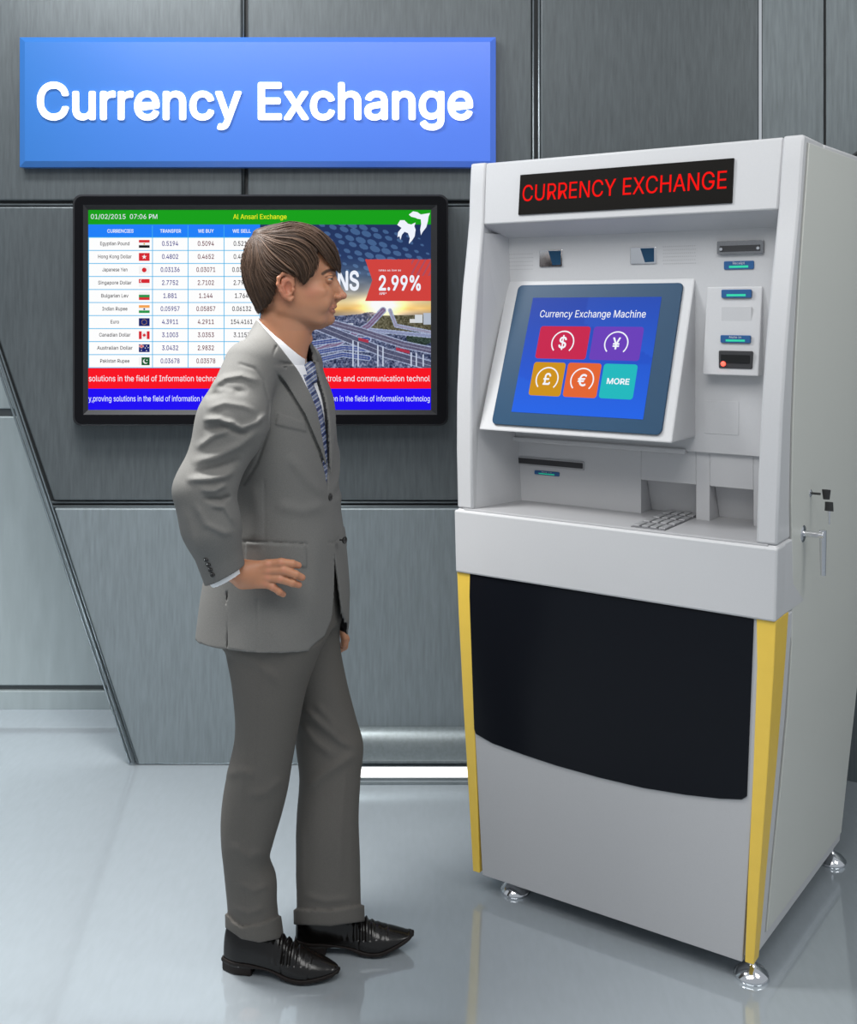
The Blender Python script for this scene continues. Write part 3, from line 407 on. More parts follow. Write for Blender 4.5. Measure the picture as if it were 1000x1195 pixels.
# ================================================================ sign on the wall
sb = MB(); SD = D - .05
root = empty('wall_sign', at(300, 119, D - .001)); tag(root, 'wide blue wall sign with large white Currency Exchange lettering, above the screen', 'sign')
m, nt, b = nodes('sign_blue_acrylic'); setin(b, Roughness=.25)
tc = nt.nodes.new('ShaderNodeTexCoord'); sx = nt.nodes.new('ShaderNodeSeparateXYZ'); rp = nt.nodes.new('ShaderNodeValToRGB')
nt.links.new(tc.outputs['Generated'], sx.inputs[0]); nt.links.new(sx.outputs['X'], rp.inputs['Fac']); nt.links.new(rp.outputs['Color'], b.inputs['Base Color'])
rp.color_ramp.elements[0].color = (*lin(40, 98, 165), 1); rp.color_ramp.elements[1].color = (*lin(72, 112, 212), 1)
nt.links.new(rp.outputs['Color'], b.inputs['Emission Color']); b.inputs['Emission Strength'].default_value = .12
fr = [at(29, 49, SD), at(572, 49, SD), at(572, 188, SD), at(29, 188, SD)]
ou = [at(23, 43.5, SD + .012), at(578.5, 43.5, SD + .012), at(578.5, 195, SD + .012), at(23, 195, SD + .012)]
bk = [(p[0], D - .002, p[2]) for p in ou]
sb.add(fr + ou + bk, [(0, 1, 2, 3)] + [(i, i + 4, (i + 1) % 4 + 4, (i + 1) % 4) for i in range(4)] + [(i + 4, i + 8, (i + 1) % 4 + 8, (i + 1) % 4 + 4) for i in range(4)] + [(8, 9, 10, 11)])
sb.build('panel', m, root)
lt = MB(); put(lt, 'Currency Exchange', lambda a, b_, c: at(a, b_, SD - .004 - c), 43, 552, 138.5, -41, bold=.028, ext=.004)
tag(lt.build('lettering', mat('white_lit_letter', (.9, .9, .9), .3, emit=(.95, .98, 1), es=.9, var=0), root), 'white glowing letters')
# ================================================================ wall-mounted rate display
TD = D - .085                                # front of the bezel
root = empty('wall_display', at(304, 362, D)); tag(root, 'large black-framed wall screen showing a currency rate table, behind the man', 'screen')
bez = mat('gloss_black_bezel', (.005, .005, .006), .22, var=0, spec=.06); bezi = mat('bezel_lip_grey', (.022, .022, .024), .4, var=.05, spec=.15)
def rr(x0, y0, x1, y1, r, n=6):
    P = []
    for cx, cy, a in ((x0 + r, y0 + r, 180), (x1 - r, y0 + r, 270), (x1 - r, y1 - r, 0), (x0 + r, y1 - r, 90)):
        for k in range(n + 1): t = math.radians(a + 90 * k / n); P.append((cx + r * math.cos(t), cy + r * math.sin(t)))
    return P
q = MB()
o_ = rr(85, 227, 523, 497, 10); i_ = [(min(max(x, 97), 510), min(max(y, 239), 484)) for x, y in o_]
o1 = rr(87, 229, 521, 495, 9)
def ring(A, dA, B, dB, mi=0):
    n = len(A); q.add([at(*p, dA) for p in A] + [at(*p, dB) for p in B], [(i, (i + 1) % n, (i + 1) % n + n, i + n) for i in range(n)], mi)
ring(o_, D - .004, o_, TD + .006); ring(o_, TD + .006, o1, TD, 1); ring(o1, TD, i_, TD)
i2 = [(min(max(x, 103), 502.5), min(max(y, 245), 478)) for x, y in i_]
ring(i_, TD, i2, TD + .012, 1)
q.add([at(*p, D - .004) for p in o_], [tuple(range(len(o_)))])
q.build('bezel', [bez, bezi], root, fix=False)
SCR = TD + .012
P = lambda a, b_, c=0: at(a, b_, SCR - .0004 - c)
def flat(mb, x0, y0, x1, y1, c=0., mi=0): mb.add([P(x0, y0, c), P(x1, y0, c), P(x1, y1, c), P(x0, y1, c)], [(0, 3, 2, 1)], mi)
cols = dict(white=(255, 255, 255), green=(18, 160, 22), blue=(30, 128, 250), red=(250, 18, 34), navy=(30, 10, 245), cyan=(70, 185, 235))
scr = MB(); names = list(cols); ms = [lit('display_' + k, v) for k, v in cols.items()]
flat(scr, 102, 244, 503.5, 479, -.0004, 0)
flat(scr, 103, 245, 503, 262, .0001, 1); flat(scr, 103, 262, 303.5, 277, .0001, 2); flat(scr, 103, 429.5, 503, 453.5, .0001, 3); flat(scr, 103, 453.5, 503, 478.5, .0001, 4)
for k in range(11): flat(scr, 103, 276.6 + 15.2 * k, 303.5, 277.5 + 15.2 * k, .0002, 5)
for x in (103, 177.5, 219, 261, 303): flat(scr, x, 277, x + .9, 429.5, .0002, 5)
for x in (177.5, 219, 261): flat(scr, x, 263, x + .6, 277, .0002, 5)
sc_o = scr.build('screen', ms, root, fix=False)
tm = [lit('text_white', (240, 245, 255)), lit('text_yellow', (235, 245, 40)), lit('text_dark', (60, 55, 60)), lit('text_blue', (50, 45, 140)), lit('text_maroon', (110, 40, 60))]
t = TX('screen_text', tm, sc_o); PT = lambda a, b_, c=0: P(a, b_, .0009)
t.put('01/02/2015  07:06 PM', PT, 106, 183.5, 255.4, -5.4, mi=0)
t.put('Al Ansari Exchange', PT, 272, 334.5, 255.6, -5.6, bold=.012, mi=1)
for s_, c0_ in (('CURRENCIES', 140.5), ('TRANSFER', 199), ('WE BUY', 240.3), ('WE SELL', 282)): 
    wd = len(s_) * 1.53; t.put(s_, PT, c0_ - wd, c0_ + wd, 271.5, -3.9, bold=.02, mi=0)
rows = [('Egyptian Pound', '0.5194', '0.5094', '0.5219'), ('Hong Kong Dollar', '0.4802', '0.4652', '0.4852'), ('Japanese Yen', '0.03136', '0.03071', '0.03271'),
        ('Singapore Dollar', '2.7752', '2.7102', '2.7902'), ('Bulgarian Lev', '1.881', '1.144', '1.764'), ('Indian Rupee', '0.05957', '0.05857', '0.06132'),
        ('Euro', '4.3911', '4.2911', '154.4161'), ('Canadian Dollar', '3.1003', '3.0353', '3.1153'), ('Australian Dollar', '3.0432', '2.9832', '3.0632'), ('Pakistan Rupee', '0.03678', '0.03578', '0.03778')]
for k, (n_, a_, b__, c_) in enumerate(rows):
    yb = 286.6 + 15.22 * k
    wd = len(n_) * 1.22; t.put(n_, PT, 134 - wd, 134 + wd, yb - .4, -4.1, mi=2, bold=.013)
    for s_, cx, mi in ((a_, 198.5, 3), (b__, 240.2, 4), (c_, 282, 2)):
        wd = len(s_) * 1.58; t.put(s_, PT, cx - wd, cx + wd, yb + .2, -5.3, mi=mi, bold=.016)
t.put('solutions in the field of Information technology', PT, 103.6, 268, 445, -6.8, mi=0); t.put('controls and communication technol', PT, 369, 501.5, 445, -6.8, mi=0)
t.put('y,proving solutions in the field of information technology,', PT, 103.4, 269, 468.3, -6.4, mi=0); t.put('solution in the fields of information technolog', PT, 372, 501.5, 468.3, -6.4, mi=0)
# flags
fm = {k: lit('flag_' + k, v) for k, v in dict(red=(215, 40, 50), white=(245, 245, 245), black=(15, 15, 20), gold=(215, 170, 60), green=(40, 150, 75), saffron=(245, 165, 80), navy=(25, 35, 110), dkgreen=(15, 90, 45)).items()}
fk = list(fm); fi = {k: i for i, k in enumerate(fk)}
def fdisc(mb, cx, cy, r, c, mi, n=16): mb.add([P(cx + r * math.cos(2 * math.pi * i / n), cy + r * math.sin(2 * math.pi * i / n), c) for i in range(n)], [tuple(range(n - 1, -1, -1))], mi)
def fstar(mb, cx, cy, r, c, mi, n=5, q_=.42): mb.add([P(cx + (r if i % 2 == 0 else r * q_) * math.sin(math.pi * i / n), cy - (r if i % 2 == 0 else r * q_) * math.cos(math.pi * i / n), c) for i in range(2 * n)] + [P(cx, cy, c)], [(2 * n, (i + 1) % (2 * n), i) for i in range(2 * n)], mi)
for k in range(10):
    x0_, x1_, y0_ = 162, 174.6, 280 + 15.22 * k; y1_ = y0_ + 9.2; f = MB(); cx = (x0_ + x1_) / 2; cy = (y0_ + y1_) / 2
    def hs(*cs):
        h_ = (y1_ - y0_) / len(cs)
        for i, c_ in enumerate(cs): flat(f, x0_, y0_ + h_ * i, x1_, y0_ + h_ * (i + 1), .0003, fi[c_])
    if k == 0: hs('red', 'white', 'black'); fdisc(f, cx, cy, 1, .0004, fi['gold'])
    elif k == 1: hs('red'); fstar(f, cx, cy, 3, .0004, fi['white'])
    elif k == 2: hs('white'); fdisc(f, cx, cy, 2.7, .0004, fi['red'])
    elif k == 3:
        hs('red', 'white'); fdisc(f, x0_ + 3, y0_ + 2.3, 1.6, .0004, fi['white']); fdisc(f, x0_ + 3.8, y0_ + 2.3, 1.5, .0005, fi['red'])
    elif k == 4: hs('white', 'green', 'red')
    elif k == 5: hs('saffron', 'white', 'green'); fdisc(f, cx, cy, 1.1, .0004, fi['navy'])
    elif k == 6:
        hs('navy')
        for i in range(12): fdisc(f, cx + 2.9 * math.cos(i * math.pi / 6), cy + 2.9 * math.sin(i * math.pi / 6), .42, .0004, fi['gold'], 6)
    elif k == 7: hs('white'); flat(f, x0_, y0_, x0_ + 3.3, y1_, .0004, fi['red']); flat(f, x1_ - 3.3, y0_, x1_, y1_, .0004, fi['red']); fstar(f, cx, cy, 2.7, .0005, fi['red'], 7, .5)
    elif k == 8:
        hs('navy'); flat(f, x0_, y0_ + 1.7, x0_ + 6, y0_ + 2.9, .0005, fi['red']); flat(f, x0_ + 2.4, y0_, x0_ + 3.6, y0_ + 4.6, .0005, fi['red']); flat(f, x0_, y0_ + 1.3, x0_ + 6, y0_ + 3.3, .0004, fi['white']); flat(f, x0_ + 2, y0_, x0_ + 4, y0_ + 4.6, .0004, fi['white'])
        for a_, b__ in ((3, 7), (9, 2), (9, 7.5), (10.8, 4), (7.5, 4.4)): fstar(f, x0_ + a_, y0_ + b__, .9, .0005, fi['white'])
    else:
        hs('dkgreen'); flat(f, x0_, y0_, x0_ + 3.2, y1_, .0004, fi['white']); fdisc(f, cx + 1.5, cy, 2.9, .0004, fi['white']); fdisc(f, cx + 2.5, cy - .7, 2.5, .0005, fi['dkgreen']); fstar(f, cx + 3.2, cy - 1.2, 1.1, .0006, fi['white'])
    f.build('flag', [fm[c_] for c_ in fk], sc_o, fix=False)
# advert picture: city junction at sunset, painted per vertex (it is a displayed picture)
W_, H_ = 400, 336; xx, yy = np.meshgrid(np.linspace(303.5, 502.8, W_), np.linspace(262, 429.5, H_)); img = np.zeros((H_, W_, 3))
def C(*c): return np.array(c) / 255.
yk = [262, 300, 320, 340, 352, 360, 372]; ck = np.array([C(10, 40, 90), C(24, 50, 98), C(70, 92, 125), C(150, 150, 150), C(220, 200, 150), C(235, 190, 110), C(120, 120, 140)])
for i in range(3): img[..., i] = np.interp(yy, yk, ck[:, i])
nzs = rng.random((40, 60)); 
def vnoise(x, y, s, sd=0):
    gx = (x / s + sd) % 59; gy = (y / s + sd * 1.7) % 39; ix = gx.astype(int); iy = gy.astype(int); fx = gx - ix; fy = gy - iy; fx = fx * fx * (3 - 2 * fx); fy = fy * fy * (3 - 2 * fy)
    jx = (ix + 1) % 60; jy = (iy + 1) % 40
    return nzs[iy, ix] * (1 - fx) * (1 - fy) + nzs[iy, jx] * fx * (1 - fy) + nzs[jy, ix] * (1 - fx) * fy + nzs[jy, jx] * fx * fy
img += ((vnoise(xx, yy * 4, 14) - .5) * .14 * sstep(300, 330, yy))[..., None]
sun = np.exp(-(((xx - 447) / 22) ** 2 + ((yy - 358) / 12) ** 2)); img += sun[..., None] * C(255, 235, 170) * 1.0
sky = yy < 300
for _r in range(9):
    for _c in range(14):
        cx = 372 + _c * 13 - _r * 1.5 + (_r % 2) * 5; cy = 264 + _r * 7.5 + _c * 2.6 - 9; rr_ = max(0, 6.4 - abs(_c - 2.5 - _r * .9) * .75 )
        if cx < 345 or rr_ < 1: continue
        a = math.radians(22); dx = (xx - cx) * math.cos(a) + (yy - cy) * math.sin(a); dy = -(xx - cx) * math.sin(a) + (yy - cy) * math.cos(a)
        mk = ((dx / rr_) ** 2 + (dy / (rr_ * .55)) ** 2 < 1) & (yy < 322); img[mk] = img[mk] * .5 + C(105, 145, 190) * .5
land = yy > 366 + (vnoise(xx, yy, 16) - .5) * 7
ln = vnoise(xx, yy, 3.0, 3); ln2 = vnoise(xx, yy, 1.3, 9)
base = C(78, 88, 120) + (ln[..., None] - .5) * .30 + (ln2[..., None] - .5) * C(130, 120, 110) + sun[..., None] * C(160, 110, 50)
img[land] = base[land]
tr = ((np.abs(xx - 470) / 42) ** 2 + ((yy - 377) / 14) ** 2 < 1) & land; img[tr] = (C(88, 84, 62) + (ln2[..., None] - .5) * .3)[tr]
tr = ((xx - 490) ** 2 / 250 + (yy - 394) ** 2 / 90 < 1); img[tr] = (C(40, 58, 50) + (ln2[..., None] - .5) * .25)[tr]
for x_, y_, w2, h2, c2 in ((484, 367, 9, 10, (225, 230, 235)), (494, 365, 9, 14, (190, 200, 215)), (478, 372, 6, 5, (230, 230, 230)), (388, 377, 24, 8, (215, 222, 235)), (391, 383, 18, 3, (35, 50, 130))):
    mk = (xx > x_) & (xx < x_ + w2) & (yy > y_) & (yy < y_ + h2); img[mk] = C(*c2) * .95
def road(pts, wd, col, lines=True):
    d_, s_ = linedist(xx, yy, pts)
    m_ = d_ < wd; img[m_] = C(*col) + (ln2[m_] - .5)[:, None] * .12
    e_ = (d_ >= wd - .9) & (d_ < wd + .3); img[e_] = C(165, 178, 212) * .85 + .15 * ln2[e_][:, None]
    if lines: l_ = (d_ < .35); img[l_] = C(150, 155, 180)
road([(303, 398), (360, 384), (400, 382), (503, 392)], 2.2, (130, 140, 180))
road([(447, 362), (430, 380), (395, 400), (340, 420), (300, 428)], 3.5, (120, 95, 130))
road([(455, 362), (462, 380), (503, 388)], 2.0, (150, 140, 165))
for o1_ in (0, 12, 22): road([(303, 412 + o1_), (350, 403 + o1_), (400, 396 + o1_ * .8), (430, 396 + o1_)], 3.0, (55, 75, 140))
road([(365, 378), (400, 392), (450, 412), (503, 427)], 5.6, (78, 82, 110)); road([(370, 372), (420, 386), (470, 402), (503, 409)], 4.2, (92, 88, 116))
for x_, y_, l_ in ((470, 409, 16), (424, 397, 12), (352, 412, 12)):
    mk = (np.abs(xx - x_) < l_ / 2) & (np.abs(yy - y_ - (xx - x_) * .25) < 1.8); img[mk] = C(170, 45, 70)
for x_ in (412, 418, 441, 447, 480, 486, 494): mk = (np.abs(xx - x_) < .8) & (yy > 395 + (x_ - 400) * .2) & (yy < 428); img[mk] = C(200, 210, 230)
# red price ribbon
rb = polydist(xx, yy, [(426, 302.5), (503, 302.5), (503, 351.5), (426, 351.5), (434.5, 327)]) < 0; img[rb] = C(212, 62, 56)
dk = rb & (np.sin(xx * .9 + yy * .5) > .6) & (yy < 322) & (xx > 480); img[dk] = C(170, 75, 95)
img = np.clip(img, 0, 1); L_ = np.where(img <= .04045, img / 12.92, ((img + .055) / 1.055) ** 2.4)
pv = np.array([P(a_, b__, .0003) for a_, b__ in zip(xx.ravel(), yy.ravel())]); ids = np.arange(W_ * H_).reshape(H_, W_)
qd = np.stack([ids[:-1, :-1], ids[1:, :-1], ids[1:, 1:], ids[:-1, 1:]], -1).reshape(-1, 4)
adm = mat('displayed_advert', (.1, .1, .1), .3, emit=(1, 1, 1), es=.94, var=0, attr='col')
grid_obj('advert_picture', [(pv, qd)], adm, sc_o, cols=lambda v: L_.reshape(-1, 3))
t = TX('advert_text', tm, sc_o)
t.put('LOANS', lambda a, b_, c=0: P(a, b_, .0008), 356, 419, 338, -21, bold=.035, mi=0)
t.put('rates as low as', lambda a, b_, c=0: P(a, b_, .0008), 442, 468, 316.5, -2.4, mi=0); t.put('2.99%', lambda a, b_, c=0: P(a, b_, .0008), 442, 491, 338.5, -16.5, bold=.03, mi=0)
t.put('APR*', lambda a, b_, c=0: P(a, b_, .0008), 442.5, 451, 344, -2.8, bold=.01, mi=0)
# white bird emblem over the banner
E1 = [(463.5, 262.5), (467, 257), (472, 257), (476, 261), (480, 262), (485, 259.5), (483.5, 264), (485, 268), (483.8, 276), (480.5, 281), (477, 284.5), (478.2, 278), (476, 272), (472, 270.5), (469, 274), (467.3, 280), (466, 275.5), (463.8, 277), (464.5, 271), (468.5, 266)]
E2 = [(477, 250.5), (482, 246.6), (487, 247.5), (491, 250.3), (496, 249.5), (501.8, 248.6), (500, 253), (499.3, 258), (497.5, 265), (493, 271), (491.2, 274.5), (490.3, 268), (491.5, 261), (491, 256), (487, 255.2), (484.5, 254), (480, 253)]
from mathutils.geometry import tessellate_polygon
for E_ in (E1, E2):
    tri = tessellate_polygon([[Vector((a_, b__, 0)) for a_, b__ in E_]])
    t = MB(); t.add([P(a_, b__, .0012) for a_, b__ in E_], [tuple(x) for x in tri], 0); t.build('bird_emblem', tm[0], sc_o, fix=False)
# ================================================================ the exchange kiosk
AN = math.radians(34); KO = np.array([.77, 2.56]); KU = np.array([-math.cos(AN), math.sin(AN)]); KV = np.array([math.sin(AN), math.cos(AN)]); UC = .395
def KP(u, v, z):
    u = u - .06 * max(v - .3, 0) * (UC - u) / .39; p = KO + KU * u + KV * v; return (p[0], p[1], z)      # u: leftwards along the front, v: into the cabinet, z: up
def hit(px, py, v0=0., s=0., z0=0.):       # the spot of the plane v = v0 + s (z - z0) that shows at a pixel
    dx = (px - 500) / F; dz = -(py - HZ) / F; A = KV @ np.array([dx, 1]); t = (KV @ KO + v0 + s * (EYE - z0)) / (A - s * dz)
    p = t * np.array([dx, 1]) - KO; return (float(KU @ p), float(KV @ p), EYE + t * dz)
c_ = KP(UC, .36, 0); kio = empty('exchange_kiosk', c_, -AN)
tag(kio, 'tall light grey currency exchange kiosk with yellow corners and black lower panel', 'kiosk')
grey = mat('kiosk_powder_coat', (.50, .50, .51), .42, var=.015, scale=200, bump=.03); sidem = mat('kiosk_side_coat', (.52, .525, .49), .42, var=.015, scale=200, bump=.03)
lowm = mat('kiosk_door_grey', (.415, .415, .425), .45, var=.015, scale=200, bump=.03)
yel = mat('yellow_coat', (.74, .50, .07), .35, var=.02); blk = mat('kiosk_black_panel', (.006, .007, .010), .2, var=0, spec=.12); dark = mat('dark_recess', (.03, .03, .033), .5)
chrome = mat('chrome', (.75, .75, .77), .1, 1., var=.02); teal = mat('dark_blue_glass', (.012, .050, .105), .35, var=.02, spec=.2)
lab_b = mat('label_blue', (.015, .09, .25), .4); lab_g = mat('label_green', (.02, .5, .3), .4, emit=(.02, .7, .4), es=.25); lab_w = mat('label_white', (.8, .8, .85), .4, var=0)
hw = spl([0, .05, .862, 1.037, 1.5, 2.002], [.379, .382, .4335, .4385, .452, .468])      # half width against height
fv = spl([1.037, 1.3, 1.5, 1.65, 1.84, 1.97, 2.002], [0, .006, .028, .055, .098, .112, .118])   # front edge of the side cheeks
bv = spl([0, .05, .86, 2.0], [.715, .72, .80, .83])
def hexk(mb, u0, u1, v0, v1, z0, z1, mi=0):     # box whose u limits may be functions of z
    f = lambda a, z: a(z) if callable(a) else a
    P8 = []
    for z in (z0, z1):
        P8 += [KP(f(u0, z), f(v0, z), z), KP(f(u1, z), f(v0, z), z), KP(f(u1, z), f(v1, z), z), KP(f(u0, z), f(v1, z), z)]
    mb.hexa(P8, mi)
L = lambda off=0: (lambda z: UC + hw(z) - off); R = lambda off=0: (lambda z: UC - hw(z) + off)
cab = MB()
# carcass: lower cabinet, upper back box, side cheeks, header (front at fv) with sloping underside
hexk(cab, R(.001), L(.001), .012, bv, .056, .86); hexk(cab, R(.0), L(.0), 0.0, bv, .86, 1.037)
Z = [1.037, 1.2, 1.35, 1.5, 1.65, 1.75, 1.84, 1.93, 1.985, 2.002]
def strip(u0, u1, v0, v1, zs, mi=0, mb=None):
    mb = mb or cab; v = []; g_ = lambda a, z: a(z) if callable(a) else a
    for z in zs: v += [KP(g_(u0, z), g_(v0, z), z), KP(g_(u1, z), g_(v0, z), z), KP(g_(u1, z), g_(v1, z), z), KP(g_(u0, z), g_(v1, z), z)]
    f = [(3, 2, 1, 0), tuple(4 * (len(zs) - 1) + k for k in range(4))]
    for i in range(len(zs) - 1):
        for k in range(4): f.append((4 * i + k, 4 * i + (k + 1) % 4, 4 * i + 4 + (k + 1) % 4, 4 * i + 4 + k))
    mb.add(v, f, mi)
CH = .05
strip(R(0), R(CH), fv, .30, Z); strip(L(CH), L(0), fv, .30, Z)
strip(R(0), L(0), .30, bv, Z)
hexk(cab, R(CH - .001), L(CH - .001), lambda z: fv(z) + .002, .31, 1.822, 2.000)
VI = .20
cab.build('cabinet', [grey, sidem], kio, bevel=.006, angle=40)
# inner faces between the cheeks
inn = MB(); uR = UC - .46 + CH + .012; uL = UC + .46 - CH - .012
iR = R(CH - .001); iL = L(CH - .001)
# header underside slope
inn.hexa([KP(iR(1.79), VI - .004, 1.785), KP(iL(1.79), VI - .004, 1.785), KP(iL(1.79), .29, 1.785), KP(iR(1.79), .29, 1.785),
          KP(iR(1.82), fv(1.82) + .004, 1.8225), KP(iL(1.82), fv(1.82) + .004, 1.8225), KP(iL(1.82), .29, 1.8225), KP(iR(1.82), .29, 1.8225)])
hexk(inn, iR, iL, VI - .012, .29, 1.215, 1.80)                       # upper instrument plate
# lower panel with two pockets
zt0, zt1 = 1.037, 1.215
pk = [(hit(748, 590, VI)[0], hit(812, 590, VI)[0], 1.128), (hit(828, 600, VI)[0], hit(879, 600, VI)[0], 1.128)]
lo_, hi_ = iR, iL
hexk(inn, pk[0][0], iL, VI, .30, zt0, zt1); hexk(inn, pk[1][0], pk[0][1], VI, .30, zt0, zt1); hexk(inn, iR, pk[1][1], VI, .30, zt0, zt1)
for a_, b_, zt in pk:
    hexk(inn, b_, a_, VI, .24, zt, zt1)
    inn.hexa([KP(b_, .272, zt0), KP(a_, .272, zt0), KP(a_, .30, zt0), KP(b_, .30, zt0), KP(b_, .235, zt + .002), KP(a_, .235, zt + .002), KP(a_, .30, zt + .002), KP(b_, .30, zt + .002)])
hexk(inn, iR, iL, .236, .30, 1.132, zt1)
# flared left cheek lining
inn.hexa([KP(iL(1.04), .012, 1.037), KP(iL(1.04) + .004, .012, 1.037), KP(iL(1.04) + .004, .24, 1.037), KP(iL(1.04) - .05, .235, 1.037),
          KP(iL(1.8), fv(1.8) + .008, 1.80), KP(iL(1.8) + .004, fv(1.8) + .008, 1.80), KP(iL(1.8) + .004, .24, 1.80), KP(iL(1.8) - .045, .235, 1.80)])
inn.build('fascia', grey, kio, bevel=.003)
# tilted screen console
sl = (.18 - .03) / (1.652 - 1.272); Zb = 1.272
TL = hit(606, 333, .03, sl, Zb); TR = hit(799, 330, .03, sl, Zb); BR = hit(771, 507, .03, sl, Zb); BL = hit(574, 495, .03, sl, Zb)
ul = (TL[0] + BL[0]) / 2; ur = (TR[0] + BR[0]) / 2; zt_ = (TL[2] + TR[2]) / 2; zb_ = (BL[2] + BR[2]) / 2
vt = lambda z, o=0: .03 + sl * (z - Zb) - o
con = MB()
z0, z1 = zb_ - .018, zt_ + .012
con.hexa([KP(ur - .028, vt(z0, -.002), z0), KP(ul + .04, vt(z0, -.002), z0), KP(ul + .04, .20, z0), KP(ur - .028, .20, z0),
          KP(ur - .028, vt(z1, -.002), z1), KP(ul + .04, vt(z1, -.002), z1), KP(ul + .04, .20, z1), KP(ur - .028, .20, z1)])
hexk(con, ur - .004, iL, VI - .022, .2, 1.208, 1.222)
con.build('screen_console', grey, kio, bevel=.004)
def SP(a_, b__, c=0.):       # on the tilted plane: a_ across (metres from left edge), b__ down (0..1), c outwards
    z = zt_ + (zb_ - zt_) * b__; return KP(ul - a_ - 0, vt(z, .0 + c), z)
Wd = ul - ur
be = MB(); r_ = .014; Hh = (zt_ - zb_)
pts = [(x, y / Hh) for x, y in rr(0, 0, Wd, Hh, r_)]
be.prism([SP(x, y, .005) for x, y in pts], [SP(x, y, -.006) for x, y in pts]); ts = be.build('touchscreen', teal, kio, bevel=.0015)
def sc2(px, py):
    u, v, z = hit(px, py, .03, sl, Zb); return ul - u, (zt_ - z) / Hh
dTL, dTR, dBR, dBL = sc2(624.6, 346.4), sc2(773.9, 347.6), sc2(750.4, 488.5), sc2(596.4, 481)
dx0 = (dTL[0] + dBL[0]) / 2; dx1 = (dTR[0] + dBR[0]) / 2; dy0 = (dTL[1] + dTR[1]) / 2; dy1 = (dBL[1] + dBR[1]) / 2
Q = lambda a_, b__, c=0.: SP(dx0 + (dx1 - dx0) * a_, dy0 + (dy1 - dy0) * b__, .0056 + c)
asp = (dx1 - dx0) / ((dy1 - dy0) * Hh * math.sqrt(1 + sl * sl))
gx, gy = np.meshgrid(np.linspace(0, 1, 60), np.linspace(0, 1, 50)); cc = C(8, 60, 170) * (1 - gy[..., None]) + C(8, 92, 232) * gy[..., None]
sw = (gy > .55 + .35 * np.sin(gx * 2.2 + .4) * (1 - gx)); cc = cc * (1 - .12 * sw[..., None]) + sw[..., None] * .12 * C(30, 140, 255)
sw = (gx > .45) & (gy < .5 - .5 * (1 - gx)); cc = cc + sw[..., None] * .04
cc = np.clip(cc, 0, 1); cl = np.where(cc <= .04045, cc / 12.92, ((cc + .055) / 1.055) ** 2.4)
ids = np.arange(3000).reshape(50, 60)
grid_obj('display', [(np.array([Q(a_, b__) for a_, b__ in zip(gx.ravel(), gy.ravel())]), np.stack([ids[:-1, :-1], ids[1:, :-1], ids[1:, 1:], ids[:-1, 1:]], -1).reshape(-1, 4))], adm, ts, cols=lambda v: cl.reshape(-1, 3))
def ab(px, py):
    a_, b__ = sc2(px, py); return (a_ - dx0) / (dx1 - dx0), (b__ - dy0) / (dy1 - dy0)
wt = lit('icon_white', (245, 248, 255))
t = TX('display_text', wt, ts); t.put('Currency Exchange Machine', lambda a_, b__, c: Q(a_, b__, .0004), .085, .905, .175, -.062, bold=.006)
def zz(x, y): return (560 + x * .34, 310 + y * .34)
tiles = [((210, 208), (383, 208), (367, 322), (195, 318), (200, 30, 75), '$'), ((397, 209), (566, 210), (550, 328), (376, 322), (105, 60, 185), '¥'),
         ((190, 331), (299, 332), (279, 450), (170, 443), (205, 145, 10), '£'), ((307, 333), (421, 335), (403, 455), (287, 449), (228, 100, 45), '€'), ((429, 336), (545, 339), (528, 459), (411, 455), (25, 185, 190), 'MORE')]
for a1, b1, c1, d1, colr, sym in tiles:
    q4 = [ab(*zz(*p_)) for p_ in (a1, b1, c1, d1)]
    xa = (q4[0][0] + q4[3][0]) / 2; xb = (q4[1][0] + q4[2][0]) / 2; ya = (q4[0][1] + q4[1][1]) / 2; yb = (q4[2][1] + q4[3][1]) / 2
    ti = MB(); pr = [(x / asp, y) for x, y in rr(xa * asp, ya, xb * asp, yb, .025)]
    ti.add([Q(x, y, .0003) for x, y in pr], [tuple(range(len(pr) - 1, -1, -1))])
    ti.build('menu_tile', lit('tile_' + {'$': 'red', '¥': 'purple', '£': 'gold', '€': 'orange', 'MORE': 'teal'}[sym], colr), ts, fix=False)
    cx = (xa + xb) / 2; cy = (ya + yb) / 2
    if sym == 'MORE': t.put(sym, lambda a_, b__, c: Q(a_, b__, .0006), cx - .083, cx + .083, cy + .022, -.045, bold=.03); continue
    R1, R2 = .092, .103; n_ = 30; v_ = []
    for k in range(n_ + 1):
        th = math.radians(-90 - 135 + 270 * k / n_ + 0); 
        for rr2 in (R1, R2): v_.append(Q(cx + rr2 * math.cos(th) / asp, cy + rr2 * math.sin(th), .0006))
    rg = MB(); rg.add(v_, [(2 * i, 2 * i + 1, 2 * i + 3, 2 * i + 2) for i in range(n_)]); rg.build('icon_ring', wt, ts, fix=False)
    gv = glyphs(sym, .02)[0]; gw = (gv[:, 0].max() - gv[:, 0].min()) / .5075 * .095
    t.put(sym, lambda a_, b__, c: Q(a_, b__, .0006), cx - gw / asp / 2, cx + gw / asp / 2, cy + .047, -.095, bold=.02)
